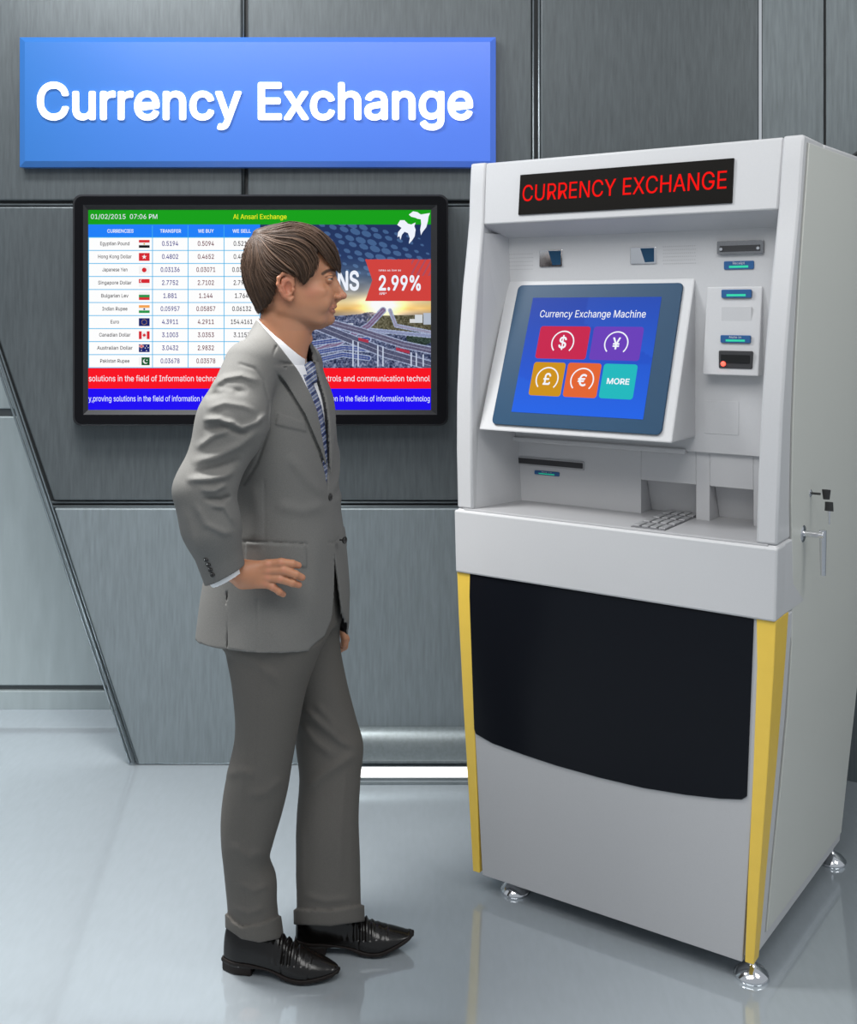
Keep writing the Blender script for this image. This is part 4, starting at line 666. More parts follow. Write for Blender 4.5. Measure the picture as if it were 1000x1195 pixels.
# LED banner in the header
def onplane(pts, v0, s, z0): return [hit(px, py, v0, s, z0) for px, py in pts]
sh = (fv(1.97) - fv(1.84)) / .13; c4 = onplane([(606.5, 205), (856, 184), (855, 236), (606.5, 251.5)], fv(1.84), sh, 1.84)
lu0 = (c4[0][0] + c4[3][0]) / 2; lu1 = (c4[1][0] + c4[2][0]) / 2; lz1 = (c4[0][2] + c4[1][2]) / 2; lz0 = (c4[2][2] + c4[3][2]) / 2
LPf = lambda u, z, c=0.: KP(u, fv(1.84) + sh * (z - 1.84) - c, z)
l = MB(); l.prism([LPf(lu0, lz1, .003), LPf(lu1, lz1, .003), LPf(lu1, lz0, .003), LPf(lu0, lz0, .003)], [LPf(lu0, lz1, -.01), LPf(lu1, lz1, -.01), LPf(lu1, lz0, -.01), LPf(lu0, lz0, -.01)])
led = l.build('led_banner', mat('led_board_black', (.006, .005, .004), .5, var=0, spec=.08), kio)
l = MB(); put(l, 'CURRENCY EXCHANGE', lambda a_, b__, c: LPf(lu0 + (lu1 - lu0) * a_, b__, .0036), .018, .975, lz0 + (lz1 - lz0) * .33, (lz1 - lz0) * .40, bold=.004)
l.build('led_text', mat('red_led', (.1, 0, 0), .5, emit=(1, .008, .006), es=.85, var=0, spec=.05), led, fix=False)
def slab(name, px0, py0, px1, py1, m_, v=VI - .012, th=.004, par=None, rad=.003, z_in=.004, bev=.001):
    """rounded plate on a vertical plane v, its outline from two opposite pixels"""
    a_ = hit(px0, py0, v); b__ = hit(px1, py1, v); P_ = rr(-a_[0], b__[2], -b__[0], a_[2], rad)
    q_ = MB(); q_.prism([KP(-x, v - th, y) for x, y in P_], [KP(-x, v + z_in, y) for x, y in P_]); return q_.build(name, m_, par or kio, bevel=bev), (a_[0], b__[0], a_[2], b__[2])
def label(px0, py0, px1, py1, txt, v=VI - .012):
    o_, (ua, ub, za, zb) = slab('slot_label', px0, py0, px1, py1, lab_b, v, .003)
    q_ = MB(); h_ = za - zb; w_ = ua - ub
    zc = zb + h_ * .3; q_.box((0, 0, 0), (0, 0, 0)) if False else None
    Pq = lambda a_, b__, c=0.: KP(ua - w_ * a_, v - .0034 - c, zb + h_ * b__)
    q_.add([Pq(.18, .18), Pq(.82, .18), Pq(.82, .45), Pq(.18, .45)], [(0, 1, 2, 3)], 0)
    if txt: put(q_, txt, lambda a_, b__, c: Pq(a_, b__), .3, .7, .60, .3, bold=.01, mi=1)
    q_.build('label_print', [lab_g, lab_w], o_, fix=False)
PV = VI - .012
label(845, 305, 880, 314, 'Receipt'); label(842, 338, 877, 347.5, '', PV - .012); label(841, 391, 876, 400.5, 'Note in', PV - .028)
label(624, 548.5, 653, 556, 'Note out', VI)
# receipt printer slot, chrome-edged
o_, (ua, ub, za, zb) = slab('receipt_slot', 838, 282, 892, 295.5, mat('slot_steel', (.28, .28, .29), .25, .9), PV, .010)
q_ = MB(); q_.hexa([KP(ua - .008, PV - .012, zb + .006), KP(ub + .008, PV - .012, zb + .006), KP(ub + .008, PV - .009, zb + .006), KP(ua - .008, PV - .009, zb + .006), KP(ua - .008, PV - .012, za - .012), KP(ub + .008, PV - .012, za - .012), KP(ub + .008, PV - .009, za - .012), KP(ua - .008, PV - .009, za - .012)])
q_.build('slot_mouth', dark, o_)
for uu in (ua - .012, ub + .012):
    q_ = MB(); q_.lathe([(.004, 0), (.004, .003)], KP(uu, PV - .0115, (za + zb) / 2 - .004), (-KV[0], -KV[1], 0), 12); q_.build('slot_screw', chrome, o_)
# note acceptor wedge with black bezel and red light
a_ = hit(824, 335, PV - .01); b__ = hit(886, 439, PV - .03)
q_ = MB(); q_.hexa([KP(b__[0], PV - .038, b__[2]), KP(a_[0], PV - .038, b__[2]), KP(a_[0], PV + .01, b__[2]), KP(b__[0], PV + .01, b__[2]), KP(b__[0], PV - .004, a_[2]), KP(a_[0], PV - .004, a_[2]), KP(a_[0], PV + .01, a_[2]), KP(b__[0], PV + .01, a_[2])])
wg = q_.build('note_acceptor', grey, kio, bevel=.003)
o_, (ua, ub, za, zb) = slab('acceptor_bezel', 839.5, 409, 878.5, 430.5, dark, PV - .032, .006, wg)
q_ = MB(); q_.hexa([KP(ub + .006, PV - .040, zb + .014), KP(ua - .006, PV - .040, zb + .014), KP(ua - .006, PV - .037, zb + .014), KP(ub + .006, PV - .037, zb + .014), KP(ub + .006, PV - .040, za - .010), KP(ua - .006, PV - .040, za - .010), KP(ua - .006, PV - .037, za - .010), KP(ub + .006, PV - .037, za - .010)])
q_.build('note_mouth', mat('black_gloss', (.004, .004, .004), .15, var=0), wg)
q_ = MB(); p_ = hit(844, 424.5, PV - .04); q_.lathe([(.0062, 0), (.0062, .002), (.003, .004)], KP(p_[0], p_[1], p_[2]), (-KV[0], -KV[1], 0), 14)
q_.build('red_indicator', mat('red_lamp', (.3, .01, .01), .3, emit=(1, .08, .05), es=3, var=0), wg, smooth=True)
# faint blank plates
for (x0_, y0_, x1_, y1_) in ((842, 358, 877, 376), (822, 467, 862, 508)): slab('blank_plate', x0_, y0_, x1_, y1_, grey, PV - (.016 if y0_ < 400 else 0), .0012, bev=.0004)
# two chrome camera windows and perforated speakers
for (x0_, y0_, x1_, y1_) in ((630, 292, 657, 311), (736, 289, 766, 307.5)):
    o_, (ua, ub, za, zb) = slab('camera_window', x0_, y0_, x1_, y1_, chrome, PV, .004)
    q_ = MB(); w_ = ua - ub; h_ = za - zb; Pq = lambda a_, b__: KP(ua - w_ * a_, PV - .0046, zb + h_ * b__)
    q_.add([Pq(.4, .93), Pq(.93, .93), Pq(.93, .1), Pq(.58, .08)], [(0, 1, 2, 3)]); q_.build('window_glass', teal, o_, fix=False)
for (x0_, y0_, x1_, y1_, nr) in ((592, 297, 622, 314, 5), (773, 288, 812, 307, 6)):
    a_ = hit(x0_, y0_, PV); b__ = hit(x1_, y1_, PV); q_ = MB(); rowsn = nr
    for i in range(rowsn):
        z = a_[2] + (b__[2] - a_[2]) * i / (rowsn - 1)
        n_ = 16
        for j in range(n_):
            u = a_[0] + (b__[0] - a_[0]) * (j + .5 + .25 * (i % 2)) / n_; s_ = .0011
            q_.add([KP(u + s_, PV - .0006, z - s_), KP(u - s_, PV - .0006, z - s_), KP(u - s_, PV - .0006, z + s_), KP(u + s_, PV - .0006, z + s_)], [(0, 1, 2, 3)])
    q_.build('speaker_holes', mat('perforation', (.33, .33, .34), .7), kio, fix=False)
# cash slot at the left
o_, _z = slab('cash_slot', 595.5, 531.5, 682, 549, mat('slot_rim', (.35, .35, .36), .4), VI, .004)
o1_, _z = slab('slot_opening', 596.5, 533, 681, 547, dark, VI, .0046, o_)
# keypad on the ledge
def led_pt(px, py, z): d_ = (EYE - z) * F / (py - HZ); x = (px - 500) * d_ / F; p_ = np.array([x, d_]) - KO; return float(KU @ p_), float(KV @ p_)
zk = 1.040; kb = [led_pt(*p_, zk) for p_ in ((748, 616), (790, 620), (808, 598), (768, 595))]
u0_ = (kb[0][0] + kb[3][0]) / 2; u1_ = (kb[1][0] + kb[2][0]) / 2; v0_ = (kb[0][1] + kb[1][1]) / 2; v1_ = (kb[2][1] + kb[3][1]) / 2
q_ = MB(); hexk(q_, u1_, u0_, v0_, v1_, 1.036, 1.0405); kp = q_.build('keypad', mat('keypad_plate', (.16, .16, .17), .4, .5), kio, bevel=.001)
for i in range(4):
    for j in range(4):
        q_ = MB(); a_ = u0_ + (u1_ - u0_) * (j + .14) / 4; b__ = u0_ + (u1_ - u0_) * (j + .86) / 4; e_ = v0_ + (v1_ - v0_) * (i + .14) / 4; g_ = v0_ + (v1_ - v0_) * (i + .86) / 4
        hexk(q_, b__, a_, e_, g_, 1.040, 1.0435); q_.build('key', mat('key_steel', (.5, .5, .51), .35, .6) if i + j == 0 else bpy.data.materials['key_steel'], kp, bevel=.0008)
# apron below the ledge (front return slightly proud)
q_ = MB(); hexk(q_, R(-.004), L(-.004), -.010, .06, .862, 1.033); q_.build('apron', grey, kio, bevel=.005)
q_ = MB(); 
hexk(q_, R(.02), L(.02), .0, .3, 1.030, 1.0385); q_.build('ledge', mat('ledge_grey', (.33, .33, .34), .45, var=.015), kio, bevel=.003)
# yellow corner posts
for s_, A_ in ((1, R), (-1, L)):
    q_ = MB(); v = []
    zs = [.052, .25, .5, .75, .863]; fw = spl(zs, [.021, .027, .033, .039, .045]); dp = spl(zs, [.035, .05, .07, .09, .10])
    for z in zs:
        e0 = A_(0)(z) - s_ * .003; 
        v += [KP(e0, -.004, z), KP(e0 + s_ * fw(z), -.004, z), KP(e0 + s_ * fw(z), .03, z), KP(e0 + s_ * .004, .03, z), KP(e0 + s_ * .004, dp(z), z), KP(e0, dp(z), z)]
    f = [tuple(range(6)), tuple(6 * (len(zs) - 1) + k for k in range(6))]
    for i in range(len(zs) - 1):
        for k in range(6): f.append((6 * i + k, 6 * i + (k + 1) % 6, 6 * i + 6 + (k + 1) % 6, 6 * i + 6 + k))
    q_.add(v, f); q_.build('corner_post', yel, kio, bevel=.002)
# lower front: grey door plate with a black panel whose bottom edge bows
q_ = MB(); hexk(q_, lambda z: R(.025)(z), lambda z: L(.025)(z), -.001, .014, .048, .866); door = q_.build('lower_door', lowm, kio, bevel=.002)
bot = [(556, 856), (575, 867), (612, 880.5), (650, 893), (700, 907), (751, 919), (800, 927), (840, 931.5), (866, 932.5), (872, 929)]
bp = [hit(px, py, 0) for px, py in [(548.5, 660), (883, 708)]][:0]
ptsb = [(hit(549, 672, 0)[0], .863), (hit(548.5, 690, 0)[0], .80)] + [(hit(554, 850, 0)[0], hit(554, 850, 0)[2])] + [(hit(px, py, 0)[0], hit(px, py, 0)[2]) for px, py in bot] + [(hit(880, 728, 0)[0], .86)]
q_ = MB(); q_.prism([KP(u, -.0045, z) for u, z in ptsb], [KP(u, .004, z) for u, z in ptsb]); q_.build('black_panel', blk, kio, bevel=.0015)
# side service door, vent, lock, key and handle
RV = R(-.0015)
def SPt(v, z, o_=0.): return KP(RV(z) - .0 - o_, v, z)
def side_hit(px, py):      # meet the right-hand side face (u = R(z)) by iteration
    z = 1.0
    for _ in range(12):
        u = RV(z); dx = (px - 500) / F; A = KU @ np.array([dx, 1]); t = (KU @ KO + u) / A; z = EYE - (py - HZ) / F * t
    p_ = t * np.array([dx, 1]) - KO; return float(KV @ p_), z
def sidestrip(v0, v1, z0, z1, o0, o1, mb):
    zs = np.linspace(z0, z1, 12); v = []
    g_ = lambda a, z: a(z) if callable(a) else a
    for z in zs: v += [SPt(g_(v0, z), z, o0), SPt(g_(v1, z), z, o0), SPt(g_(v1, z), z, o1), SPt(g_(v0, z), z, o1)]
    f = [(0, 1, 2, 3), tuple(4 * 11 + k for k in range(4))]
    for i in range(11):
        for k in range(4): f.append((4 * i + k, 4 * i + (k + 1) % 4, 4 * i + 4 + (k + 1) % 4, 4 * i + 4 + k))
    mb.add(v, f)
q_ = MB(); dv0 = spl([.1, .9, 1.05, 1.5, 2.0], [.085, .125, .10, .09, .15]); sidestrip(dv0, lambda z: bv(z) - .02, .09, 1.985, -.01, .0035, q_)
q_.build('side_door', sidem, kio, bevel=.002)
q_ = MB(); sidestrip(lambda z: dv0(z) - .006, lambda z: dv0(z) - .001, .09, 1.985, -.01, .0006, q_); q_.build('door_gap', mat('door_gap_grey', (.30, .30, .29), .6), kio)
vc, zc = side_hit(986, 415); q_ = MB()
for i in range(-6, 7):
    for j in range(-9, 10):
        a_, b__ = i * .0085, j * .0085
        if (a_ / .056) ** 2 + (b__ / .082) ** 2 > 1: continue
        p0 = SPt(vc + a_, zc + b__, .004); s_ = .0022
        q_.add([SPt(vc + a_ - s_, zc + b__ - s_, .0042), SPt(vc + a_ + s_, zc + b__ - s_, .0042), SPt(vc + a_ + s_, zc + b__ + s_, .0042), SPt(vc + a_ - s_, zc + b__ + s_, .0042)], [(0, 1, 2, 3)])
q_.build('vent_holes', mat('vent_shade', (.30, .30, .28), .8), kio, fix=False)
nrm = (-KU[0], -KU[1], 0)
vl, zl = side_hit(941, 575); lk = MB(); lk.lathe([(.011, -.002), (.011, .006), (.008, .009), (.005, .010)], SPt(vl, zl, .003), nrm, 24); lko = lk.build('lock', chrome, kio, smooth=True, angle=40)
kx = MB(); kx.tube([SPt(vl, zl, .010), SPt(vl, zl, .034)], .003, 8)
p0 = Vector(SPt(vl, zl, .048)); kx.tube([p0 + Vector((0, 0, -.012)), p0 + Vector((0, 0, .012))], [.008, .011], 10, flat=.4, flatdir=(KV[0], KV[1], 0)); kx.build('key_bow', mat('black_rubber', (.02, .02, .02), .5), lko, smooth=True, angle=40)
kx = MB(); p1 = p0 + Vector((.006, -.002, -.018)); kx.tube([p1, p1 + Vector((0, 0, -.022))], [.010, .011], 10, flat=.35, flatdir=(KV[0], KV[1], 0)); kx.build('spare_key_bow', bpy.data.materials['black_rubber'], lko, smooth=True, angle=40)
kx = MB(); kx.tube([p1 + Vector((0, 0, -.02)), p1 + Vector((0, 0, -.055))], [.0035, .0022], 8, flat=.4, flatdir=(KV[0], KV[1], 0)); kx.build('spare_key_blade', chrome, lko)
vh, zh = side_hit(934, 622); hd = MB(); hd.lathe([(.022, -.002), (.022, .004), (.018, .007), (.009, .008)], SPt(vh, zh, .003), nrm, 28)
H0 = Vector(SPt(vh, zh, .004)); H1 = Vector(SPt(vh, zh, .055)); hd.tube([H0, H1], .0075, 14); H2 = Vector(SPt(vh + .006, zh, .052))
hd.tube([H2 + Vector((0, 0, .012)), H2 + Vector((0, 0, -.03)), H2 + Vector((0, 0, -.098))], [.0085, .008, .0065], 14)
hd.build('door_handle', chrome, kio, smooth=True, angle=40)
# small hinge block on the left edge
q_ = MB(); hexk(q_, L(-.012), L(.0), .14, .2, 1.745, 1.81); q_.build('hinge_block', grey, kio, bevel=.002)
# levelling feet
for u, v in ((.028, .036), (.68, .055), (.03, .70), (.70, .68)):
    p_ = KP(u, v, 0); q_ = MB(); q_.lathe([(.040, 0), (.042, .004), (.040, .010), (.030, .020), (.017, .028), (.009, .032), (.0085, .034)], p_, n=32); q_.lathe([(.006, .03), (.006, .062)], p_, n=12)
    q_.build('levelling_foot', chrome, kio, smooth=True, angle=50)
# ================================================================ the man
MD = 2.67                                    # distance of his mid-plane
PHI = math.radians(20); FD = np.array([math.cos(PHI), -math.sin(PHI)]); SD_ = np.array([math.sin(PHI), math.cos(PHI)])
man = empty('person', (at(325, 0, MD)[0], MD, 0)); tag(man, 'person in a grey suit and black shoes standing side-on, hand on hip, facing the kiosk', 'person')
def A3(px, py, d): return np.array(at(px, py, d))
def proj(p): d = np.maximum(p[:, 1], .5); return 500 + F * p[:, 0] / d, HZ + F * (EYE - p[:, 2]) / d
SC_ = MD / F
def zof(py, d=MD): return EYE - (np.asarray(py, float) - HZ) * d / F
def xof(px, d=MD): return (np.asarray(px, float) - 500) * d / F
# ---- jacket trunk as a loft of super-ellipses in the turned body frame
jt = np.array([  # py, back px, front px, half width
    (350, 305, 345, .052), (370, 303, 348, .058), (385, 298, 352, .070), (402, 290, 358, .092), (430, 272, 367, .140), (470, 258, 382.5, .176), (520, 256, 389, .178),
    (580, 262, 392, .166), (640, 250, 399, .176), (700, 240, 403, .190), (750, 235, 403, .200), (790, 233, 402, .205)])
jz = zof(jt[:, 0]); jc = xof((jt[:, 1] + jt[:, 2]) / 2); jh = (jt[:, 2] - jt[:, 1]) / 2 * SC_; jb = jt[:, 3]
ja = np.sqrt(np.maximum(jh ** 2 - (jb * math.sin(PHI)) ** 2, .0004)) / math.cos(PHI)
JC, JA, JB = spl(jz, jc), spl(jz, ja), spl(jz, jb)
def trunk(p, off=0., n=2.35):
    z = p[:, 2]; dx = p[:, 0] - JC(z); dy = p[:, 1] - MD; f = dx * FD[0] + dy * FD[1]; s = dx * SD_[0] + dy * SD_[1]
    a = JA(z) - off; b = JB(z) - off; q = (np.abs(f / a) ** n + np.abs(s / b) ** n) ** (1 / n); return (q - 1) * np.minimum(a, b)
def mirror(p):                                # fold the far half onto the near half of the body
    z = p[:, 2]; dx = p[:, 0] - JC(z); dy = p[:, 1] - MD; f = dx * FD[0] + dy * FD[1]; s = -np.abs(dx * SD_[0] + dy * SD_[1])
    return np.stack([JC(z) + f * FD[0] + s * SD_[0], MD + f * FD[1] + s * SD_[1], z], 1), dx * SD_[0] + dy * SD_[1]
SHN = A3(293, 428, 2.505); SHF = A3(348, 426, 2.84)
ARM = [SHN, A3(272, 492, 2.44), A3(238, 572, 2.395), A3(246, 612, 2.40), A3(262, 671, 2.435), A3(270, 700, 2.45)]
ARR = [.062, .074, .060, .058, .048, .044]
FAR = [SHF, A3(338, 560, 2.90), A3(366, 660, 2.90), A3(384, 716, 2.88), A3(390, 740, 2.88)]; FRR = [.062, .055, .05, .044, .042]
CUFN = np.array([.30, 0, -.955]); CUFN = A3(278, 700, 2.44) - A3(262, 671, 2.435); CUFN = np.array([CUFN[0], -.0, CUFN[2]]); CUFN /= np.linalg.norm(CUFN)
CUFP = A3(262.5, 671, 2.435)
FCN = FAR[3] - FAR[2]; FCN /= np.linalg.norm(FCN)
folds = [  # pixel polylines on the near sleeve, height, width px
    ([(246, 452), (262, 441), (282, 438), (303, 446)], .008, 3.5), ([(240, 478), (262, 470), (285, 474), (300, 482)], .006, 3.5),
    ([(236, 490), (256, 489), (262, 492), (276, 494)], .011, 3.2), ([(268, 492), (282, 500), (300, 493), (312, 482)], .009, 3.5), ([(228, 524), (250, 508), (272, 500)], .007, 4),
    ([(222, 540), (252, 533), (280, 520), (305, 500)], .009, 5), ([(216, 560), (245, 559), (262, 556), (276, 548)], .010, 4), ([(232, 572), (250, 573), (266, 565)], .008, 3), ([(244, 590), (262, 592), (270, 604), (274, 614)], .006, 3),
    ([(226, 585), (240, 612), (262, 622), (276, 622)], .006, 4), ([(252, 458), (262, 455), (275, 458)], .005, 3), ([(214, 590), (222, 620), (232, 652)], .004, 6)]
valleys = [([(240, 465), (262, 455), (290, 458)], .006, 4), ([(236, 502), (262, 499), (290, 508)], .006, 4), ([(225, 553), (255, 546), (282, 535)], .006, 4), ([(236, 582), (258, 583), (270, 578)], .008, 3)]
COLLAR = [(301, 374), (287, 397), (303, 409.5), (318, 418), (325, 421), (341, 424), (323, 400)]
LAPEL = [(316.5, 427), (332.6, 446), (356, 484), (374, 526), (386, 562), (391, 572), (381, 521), (369.4, 470), (351, 437), (343, 425)]
VCUT = [(100, 150), (100, 371), (300, 373.5), (323, 400), (351, 436), (369.8, 470), (381.5, 521), (391.5, 569), (393, 583), (520, 583), (520, 150)]
LCUT = [(390.5, 584), (394, 612), (396.5, 636), (393, 698), (389.5, 716), (378.7, 742), (363, 755), (350, 775), (560, 775), (560, 584)]
def jouter(p, det=True):
    t = trunk(p); px, py = proj(p); mp, s = mirror(p); mx, my = proj(mp)
    nb = A3(322, 398, MD)
    t = smin(t, cone(p, nb + [0, -.05, -.015], SHN + [0, .02, 0], .05, .060), .05); t = smin(t, cone(p, nb + [0, .05, -.015], SHF + [0, -.02, 0], .05, .060), .05)
    front = sstep(-.02, .03, (p[:, 1] * 0 + (mp[:, 0] - JC(p[:, 2])) ))
    # raised collar and lapels, pocket welt and flap, seams
    rel = .0042 * sstep(.8, -.8, polydist(mx, my, COLLAR)) + .0068 * sstep(.7, -.7, polydist(mx, my, LAPEL))
    near = s < 0
    fl = polydist(mx, my, [(287, 633), (357, 636), (358, 662), (286, 657)]); rel += .0038 * sstep(.8, -.8, fl)
    wl = polydist(mx, my, [(324, 482), (356, 493), (358, 504), (322, 496)]); rel += np.where(near, .003, 0) * sstep(.8, -.8, wl)
    for P_, dpt, w_ in (([(285, 632), (358, 635)], .003, 1.2), ([(322.5, 404), (317, 418), (316, 425), (324, 426.5), (334, 429)], .0042, .9), ([(308, 560), (309, 640)], .0012, 1.2), ([(300, 700), (302, 760)], .001, 1.2), ([(383, 633.5), (390, 633.5)], .002, 1.0)):
        d_, _ = linedist(mx, my, P_); rel -= dpt * np.exp(-(d_ / w_) ** 2)
    d_, _ = linedist(mx, my, [(316, 427), (332.5, 447), (355.5, 485), (373.5, 527), (385, 562)]); rel -= .0035 * np.exp(-((d_ - .9) / 1.0) ** 2) * (polydist(mx, my, LAPEL) > 0)
    # soft drape of the body of the jacket
    rel += ridge(mx, my, [(385, 582), (360, 560), (335, 530)], .004, 7) + ridge(mx, my, [(385, 588), (355, 596), (320, 590)], .004, 7) + ridge(mx, my, [(292, 560), (300, 600), (296, 640)], .005, 9) + ridge(mx, my, [(375, 610), (366, 680), (358, 745)], .003, 10)
    t = t - rel
    if not det: t = t + rel
    a = chain(p, ARM[:5], ARR[:5], .035)
    if det:
        fo = np.zeros(len(p))
        for P_, am, w_ in folds: fo += ridge(px, py, P_, am, w_)
        for P_, am, w_ in valleys: fo -= ridge(px, py, P_, am, w_)
        a = a - fo * sstep(2.56, 2.46, p[:, 1])
    f_ = chain(p, FAR[:4], FRR[:4], .03)
    a = np.maximum(a, (p - CUFP) @ CUFN - (0 if det else .01)); f_ = np.maximum(f_, (p - FAR[3] + FCN * .008) @ FCN - (0 if det else .01))
    d = smin(t, a, .014)
    if det:
        seam, _ = linedist(px, py, [(280, 425), (297, 430), (308, 445), (314, 470), (312, 505), (300, 540), (285, 565)])
        d = d + .003 * np.exp(-(seam / 1.6) ** 2) * sstep(2.56, 2.50, p[:, 1])
    return smin(d, f_, .014)
VW = spl(zof([300, 400, 436, 470, 521, 560, 578, 590, 700]), [.06, .062, .046, .032, .017, .003, -.004, -.02, -.05])      # half width of the neck opening
LW = spl(zof([560, 600, 636, 668, 700, 740, 775]), [-.05, -.01, -.001, .010, .024, .050, .085])                  # and of the cutaway below the button
def jcuts(p):
    mp, s = mirror(p); mx, my = proj(mp); px, py = proj(p)
    c = np.maximum(-polydist(mx, my, VCUT) * SC_, -polydist(mx, my, LCUT) * SC_)
    fr = ((p[:, 0] - JC(p[:, 2])) * FD[0] + (p[:, 1] - MD) * FD[1]) > 0
    c = np.where(fr, np.maximum(c, np.maximum(VW(p[:, 2]), LW(p[:, 2])) - np.abs(s + .003)), c)
    hem = (.787 - s * .12) - p[:, 2]
    armn = chain(p, ARM, ARR, .03) - .012; armf = chain(p, FAR, FRR, .03) - .012
    hem = np.where(np.minimum(armn, armf) < 0, -1., hem)
    c = np.maximum(c, hem)
    vent = .0008 - np.maximum(np.abs(px - 265.3) * SC_ - .0, (p[:, 1] > MD - .02) * 1.); vent = np.where((py > 690), vent, -1.)
    return np.maximum(c, vent)
def jacket(p):
    c = jcuts(p); cu = np.minimum(-((p - CUFP) @ CUFN), 9); cu = np.where((p[:, 1] < 2.49) & (p[:, 2] < 1.1), cu, 9.)
    off = .0062 + .008 * sstep(.004, .03, -c) * sstep(.003, .03, cu)
    return np.maximum(np.maximum(jouter(p), -(jouter(p, False) + off)), c)
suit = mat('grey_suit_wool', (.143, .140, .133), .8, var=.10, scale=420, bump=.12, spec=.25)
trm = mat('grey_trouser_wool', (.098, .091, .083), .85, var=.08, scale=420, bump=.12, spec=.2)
lining = mat('dark_lining', (.012, .012, .013), .5, var=.02)
def jinner(c):
    return jouter(c) < -.0052
V, Q_ = surface_nets(jacket, (-.72, 2.28, .74), (-.16, 3.02, 1.60), .0032)
jk = grid_obj('jacket', [(V, Q_)], [suit, lining], man, mi=lambda c: jinner(c))
def surf(px, py, fn, d0=2.2, d1=2.9, n=700):
    ds = np.linspace(d0, d1, n); pts = np.stack([(px - 500) * ds / F, ds, EYE - (py - HZ) * ds / F], 1); v = fn(pts)
    i = np.argmax(v < 0) if (v < 0).any() else n // 2
    q = pts[i]; e = .003; g_ = np.array([fn((q + np.eye(3)[k] * e)[None])[0] - fn((q - np.eye(3)[k] * e)[None])[0] for k in range(3)]); return q, g_ / (np.linalg.norm(g_) + 1e-9)
bm_ = mat('black_horn_button', (.015, .013, .012), .3)
def button(c, nr, r, par):
    b = MB(); b.lathe([(r * .9, -.002), (r, .0015), (r * .88, .003), (r * .6, .0022), (.001, .002)], c, nr, 20)
    for a_ in range(4):
        t_ = a_ * math.pi / 2 + .6; x_ = Vector(nr).orthogonal().normalized(); y_ = Vector(nr).cross(x_); q = Vector(c) + (x_ * math.cos(t_) + y_ * math.sin(t_)) * r * .25 + Vector(nr) * .0026
        b.lathe([(r * .09, -.001), (r * .09, .001)], q, nr, 6)
    b.build('button', bm_, par, smooth=True, angle=45)
for (px, py) in ((239.5, 653), (242.4, 659), (244.7, 664.8), (247, 670.5)):
    q, g_ = surf(px + 1, py, jouter); button(q, g_, .0055, jk)
q, g_ = surf(385, 580, jouter); button(q, g_, .009, jk)
q = A3(402, 630.5, 2.62); button(q, (.9, -.42, 0), .009, jk)
b = MB(); b.tube([q, q + np.array([-.012, .004, 0])], .002, 6); b.build('button_thread', bm_, jk)
# ---- shirt: front, cuffs, collar
shirtm = mat('white_shirt_cotton', (.75, .75, .77), .7, var=.02, scale=300, bump=.05)
def shirt(p):
    t = smax(trunk(p, .0075), p[:, 2] - zof(424), .01); t = np.maximum(t, 1.04 - p[:, 2])
    c = cone(p, CUFP - CUFN * .03 + [.000, 0, 0], CUFP + CUFN * .010, .0385, .0375); c = np.maximum(c, np.abs((p - CUFP) @ CUFN + .012) - .0235)
    return np.minimum(t, c)
V, Q_ = surface_nets(shirt, (-.62, 2.36, .84), (-.16, 2.95, 1.56), .004)
sho = grid_obj('shirt', [(V, Q_)], shirtm, man)
def ringpt(th, k):      # k=0 upper edge, 1 fold, 2 lower edge; th 0 = nape, pi = throat
    c_, s_ = math.cos(th), math.sin(th); u = (1 - c_) / 2
    up = np.array([302.5 + (357 - 302.5) * u, 371.5 + (419 - 371.5) * u ** 1.05]); lo = np.array([299 + (352 - 299) * u + 4 * math.sin(math.pi * u), 385 + (440 - 385) * u ** 1.0])
    w_ = .0635 * (abs(s_) ** .8) * (1 if s_ >= 0 else -1); w2 = .078 * (abs(s_) ** .8) * (1 if s_ >= 0 else -1)
    if k == 0: pp, w = up, w_
    elif k == 1: pp, w = up + [(-1.2 if u < .5 else 1.0), -.5], w_ * 1.09
    else: pp, w = lo, w2
    x, _, z = at(pp[0], pp[1], MD); return np.array([x, MD - w, z])
cm = MB(); n_ = 60; v = []
for i in range(n_ + 1):
    th = math.radians(-172 + 344 * i / n_)
    inn_ = ringpt(th, 0) + [0, 0, -.03]; 
    for q in (inn_, ringpt(th, 0), ringpt(th, 1), (ringpt(th, 1) + ringpt(th, 2)) / 2 + np.array([.0, -.003 * math.sin(th), .001]), ringpt(th, 2)): v.append(q)
cm.add(v, [(5 * i + k, 5 * i + k + 1, 5 * i + k + 6, 5 * i + k + 5) for i in range(n_) for k in range(4)])
co = cm.build('shirt_collar', shirtm, man, smooth=True); m_ = co.modifiers.new('t', 'SOLIDIFY'); m_.thickness = .0022; m_.offset = 0; m_ = co.modifiers.new('s', 'SUBSURF'); m_.levels = 1; m_.render_levels = 1
# ---- tie
m, nt, b = nodes('striped_silk_tie'); setin(b, Roughness=.35); tc = nt.nodes.new('ShaderNodeTexCoord'); mp = nt.nodes.new('ShaderNodeMapping'); mp.inputs['Rotation'].default_value = (0, math.radians(38), 0)
wv = nt.nodes.new('ShaderNodeTexWave'); wv.bands_direction = 'Z'; wv.inputs['Scale'].default_value = 17; wv.inputs['Distortion'].default_value = .4; rp = nt.nodes.new('ShaderNodeValToRGB'); rp.color_ramp.interpolation = 'CONSTANT'
nt.links.new(tc.outputs['Object'], mp.inputs[0]); nt.links.new(mp.outputs[0], wv.inputs[0]); nt.links.new(wv.outputs['Color'], rp.inputs[0]); nt.links.new(rp.outputs[0], b.inputs['Base Color'])
e = rp.color_ramp.elements; e[0].color = (.02, .03, .09, 1); e[1].position = .3; e[1].color = (.10, .16, .36, 1)
for p_, c__ in ((.5, (.45, .45, .46)), (.68, (.02, .025, .06)), (.82, (.35, .36, .38)), (.93, (.05, .08, .2))): x_ = e.new(p_); x_.color = (*c__, 1)
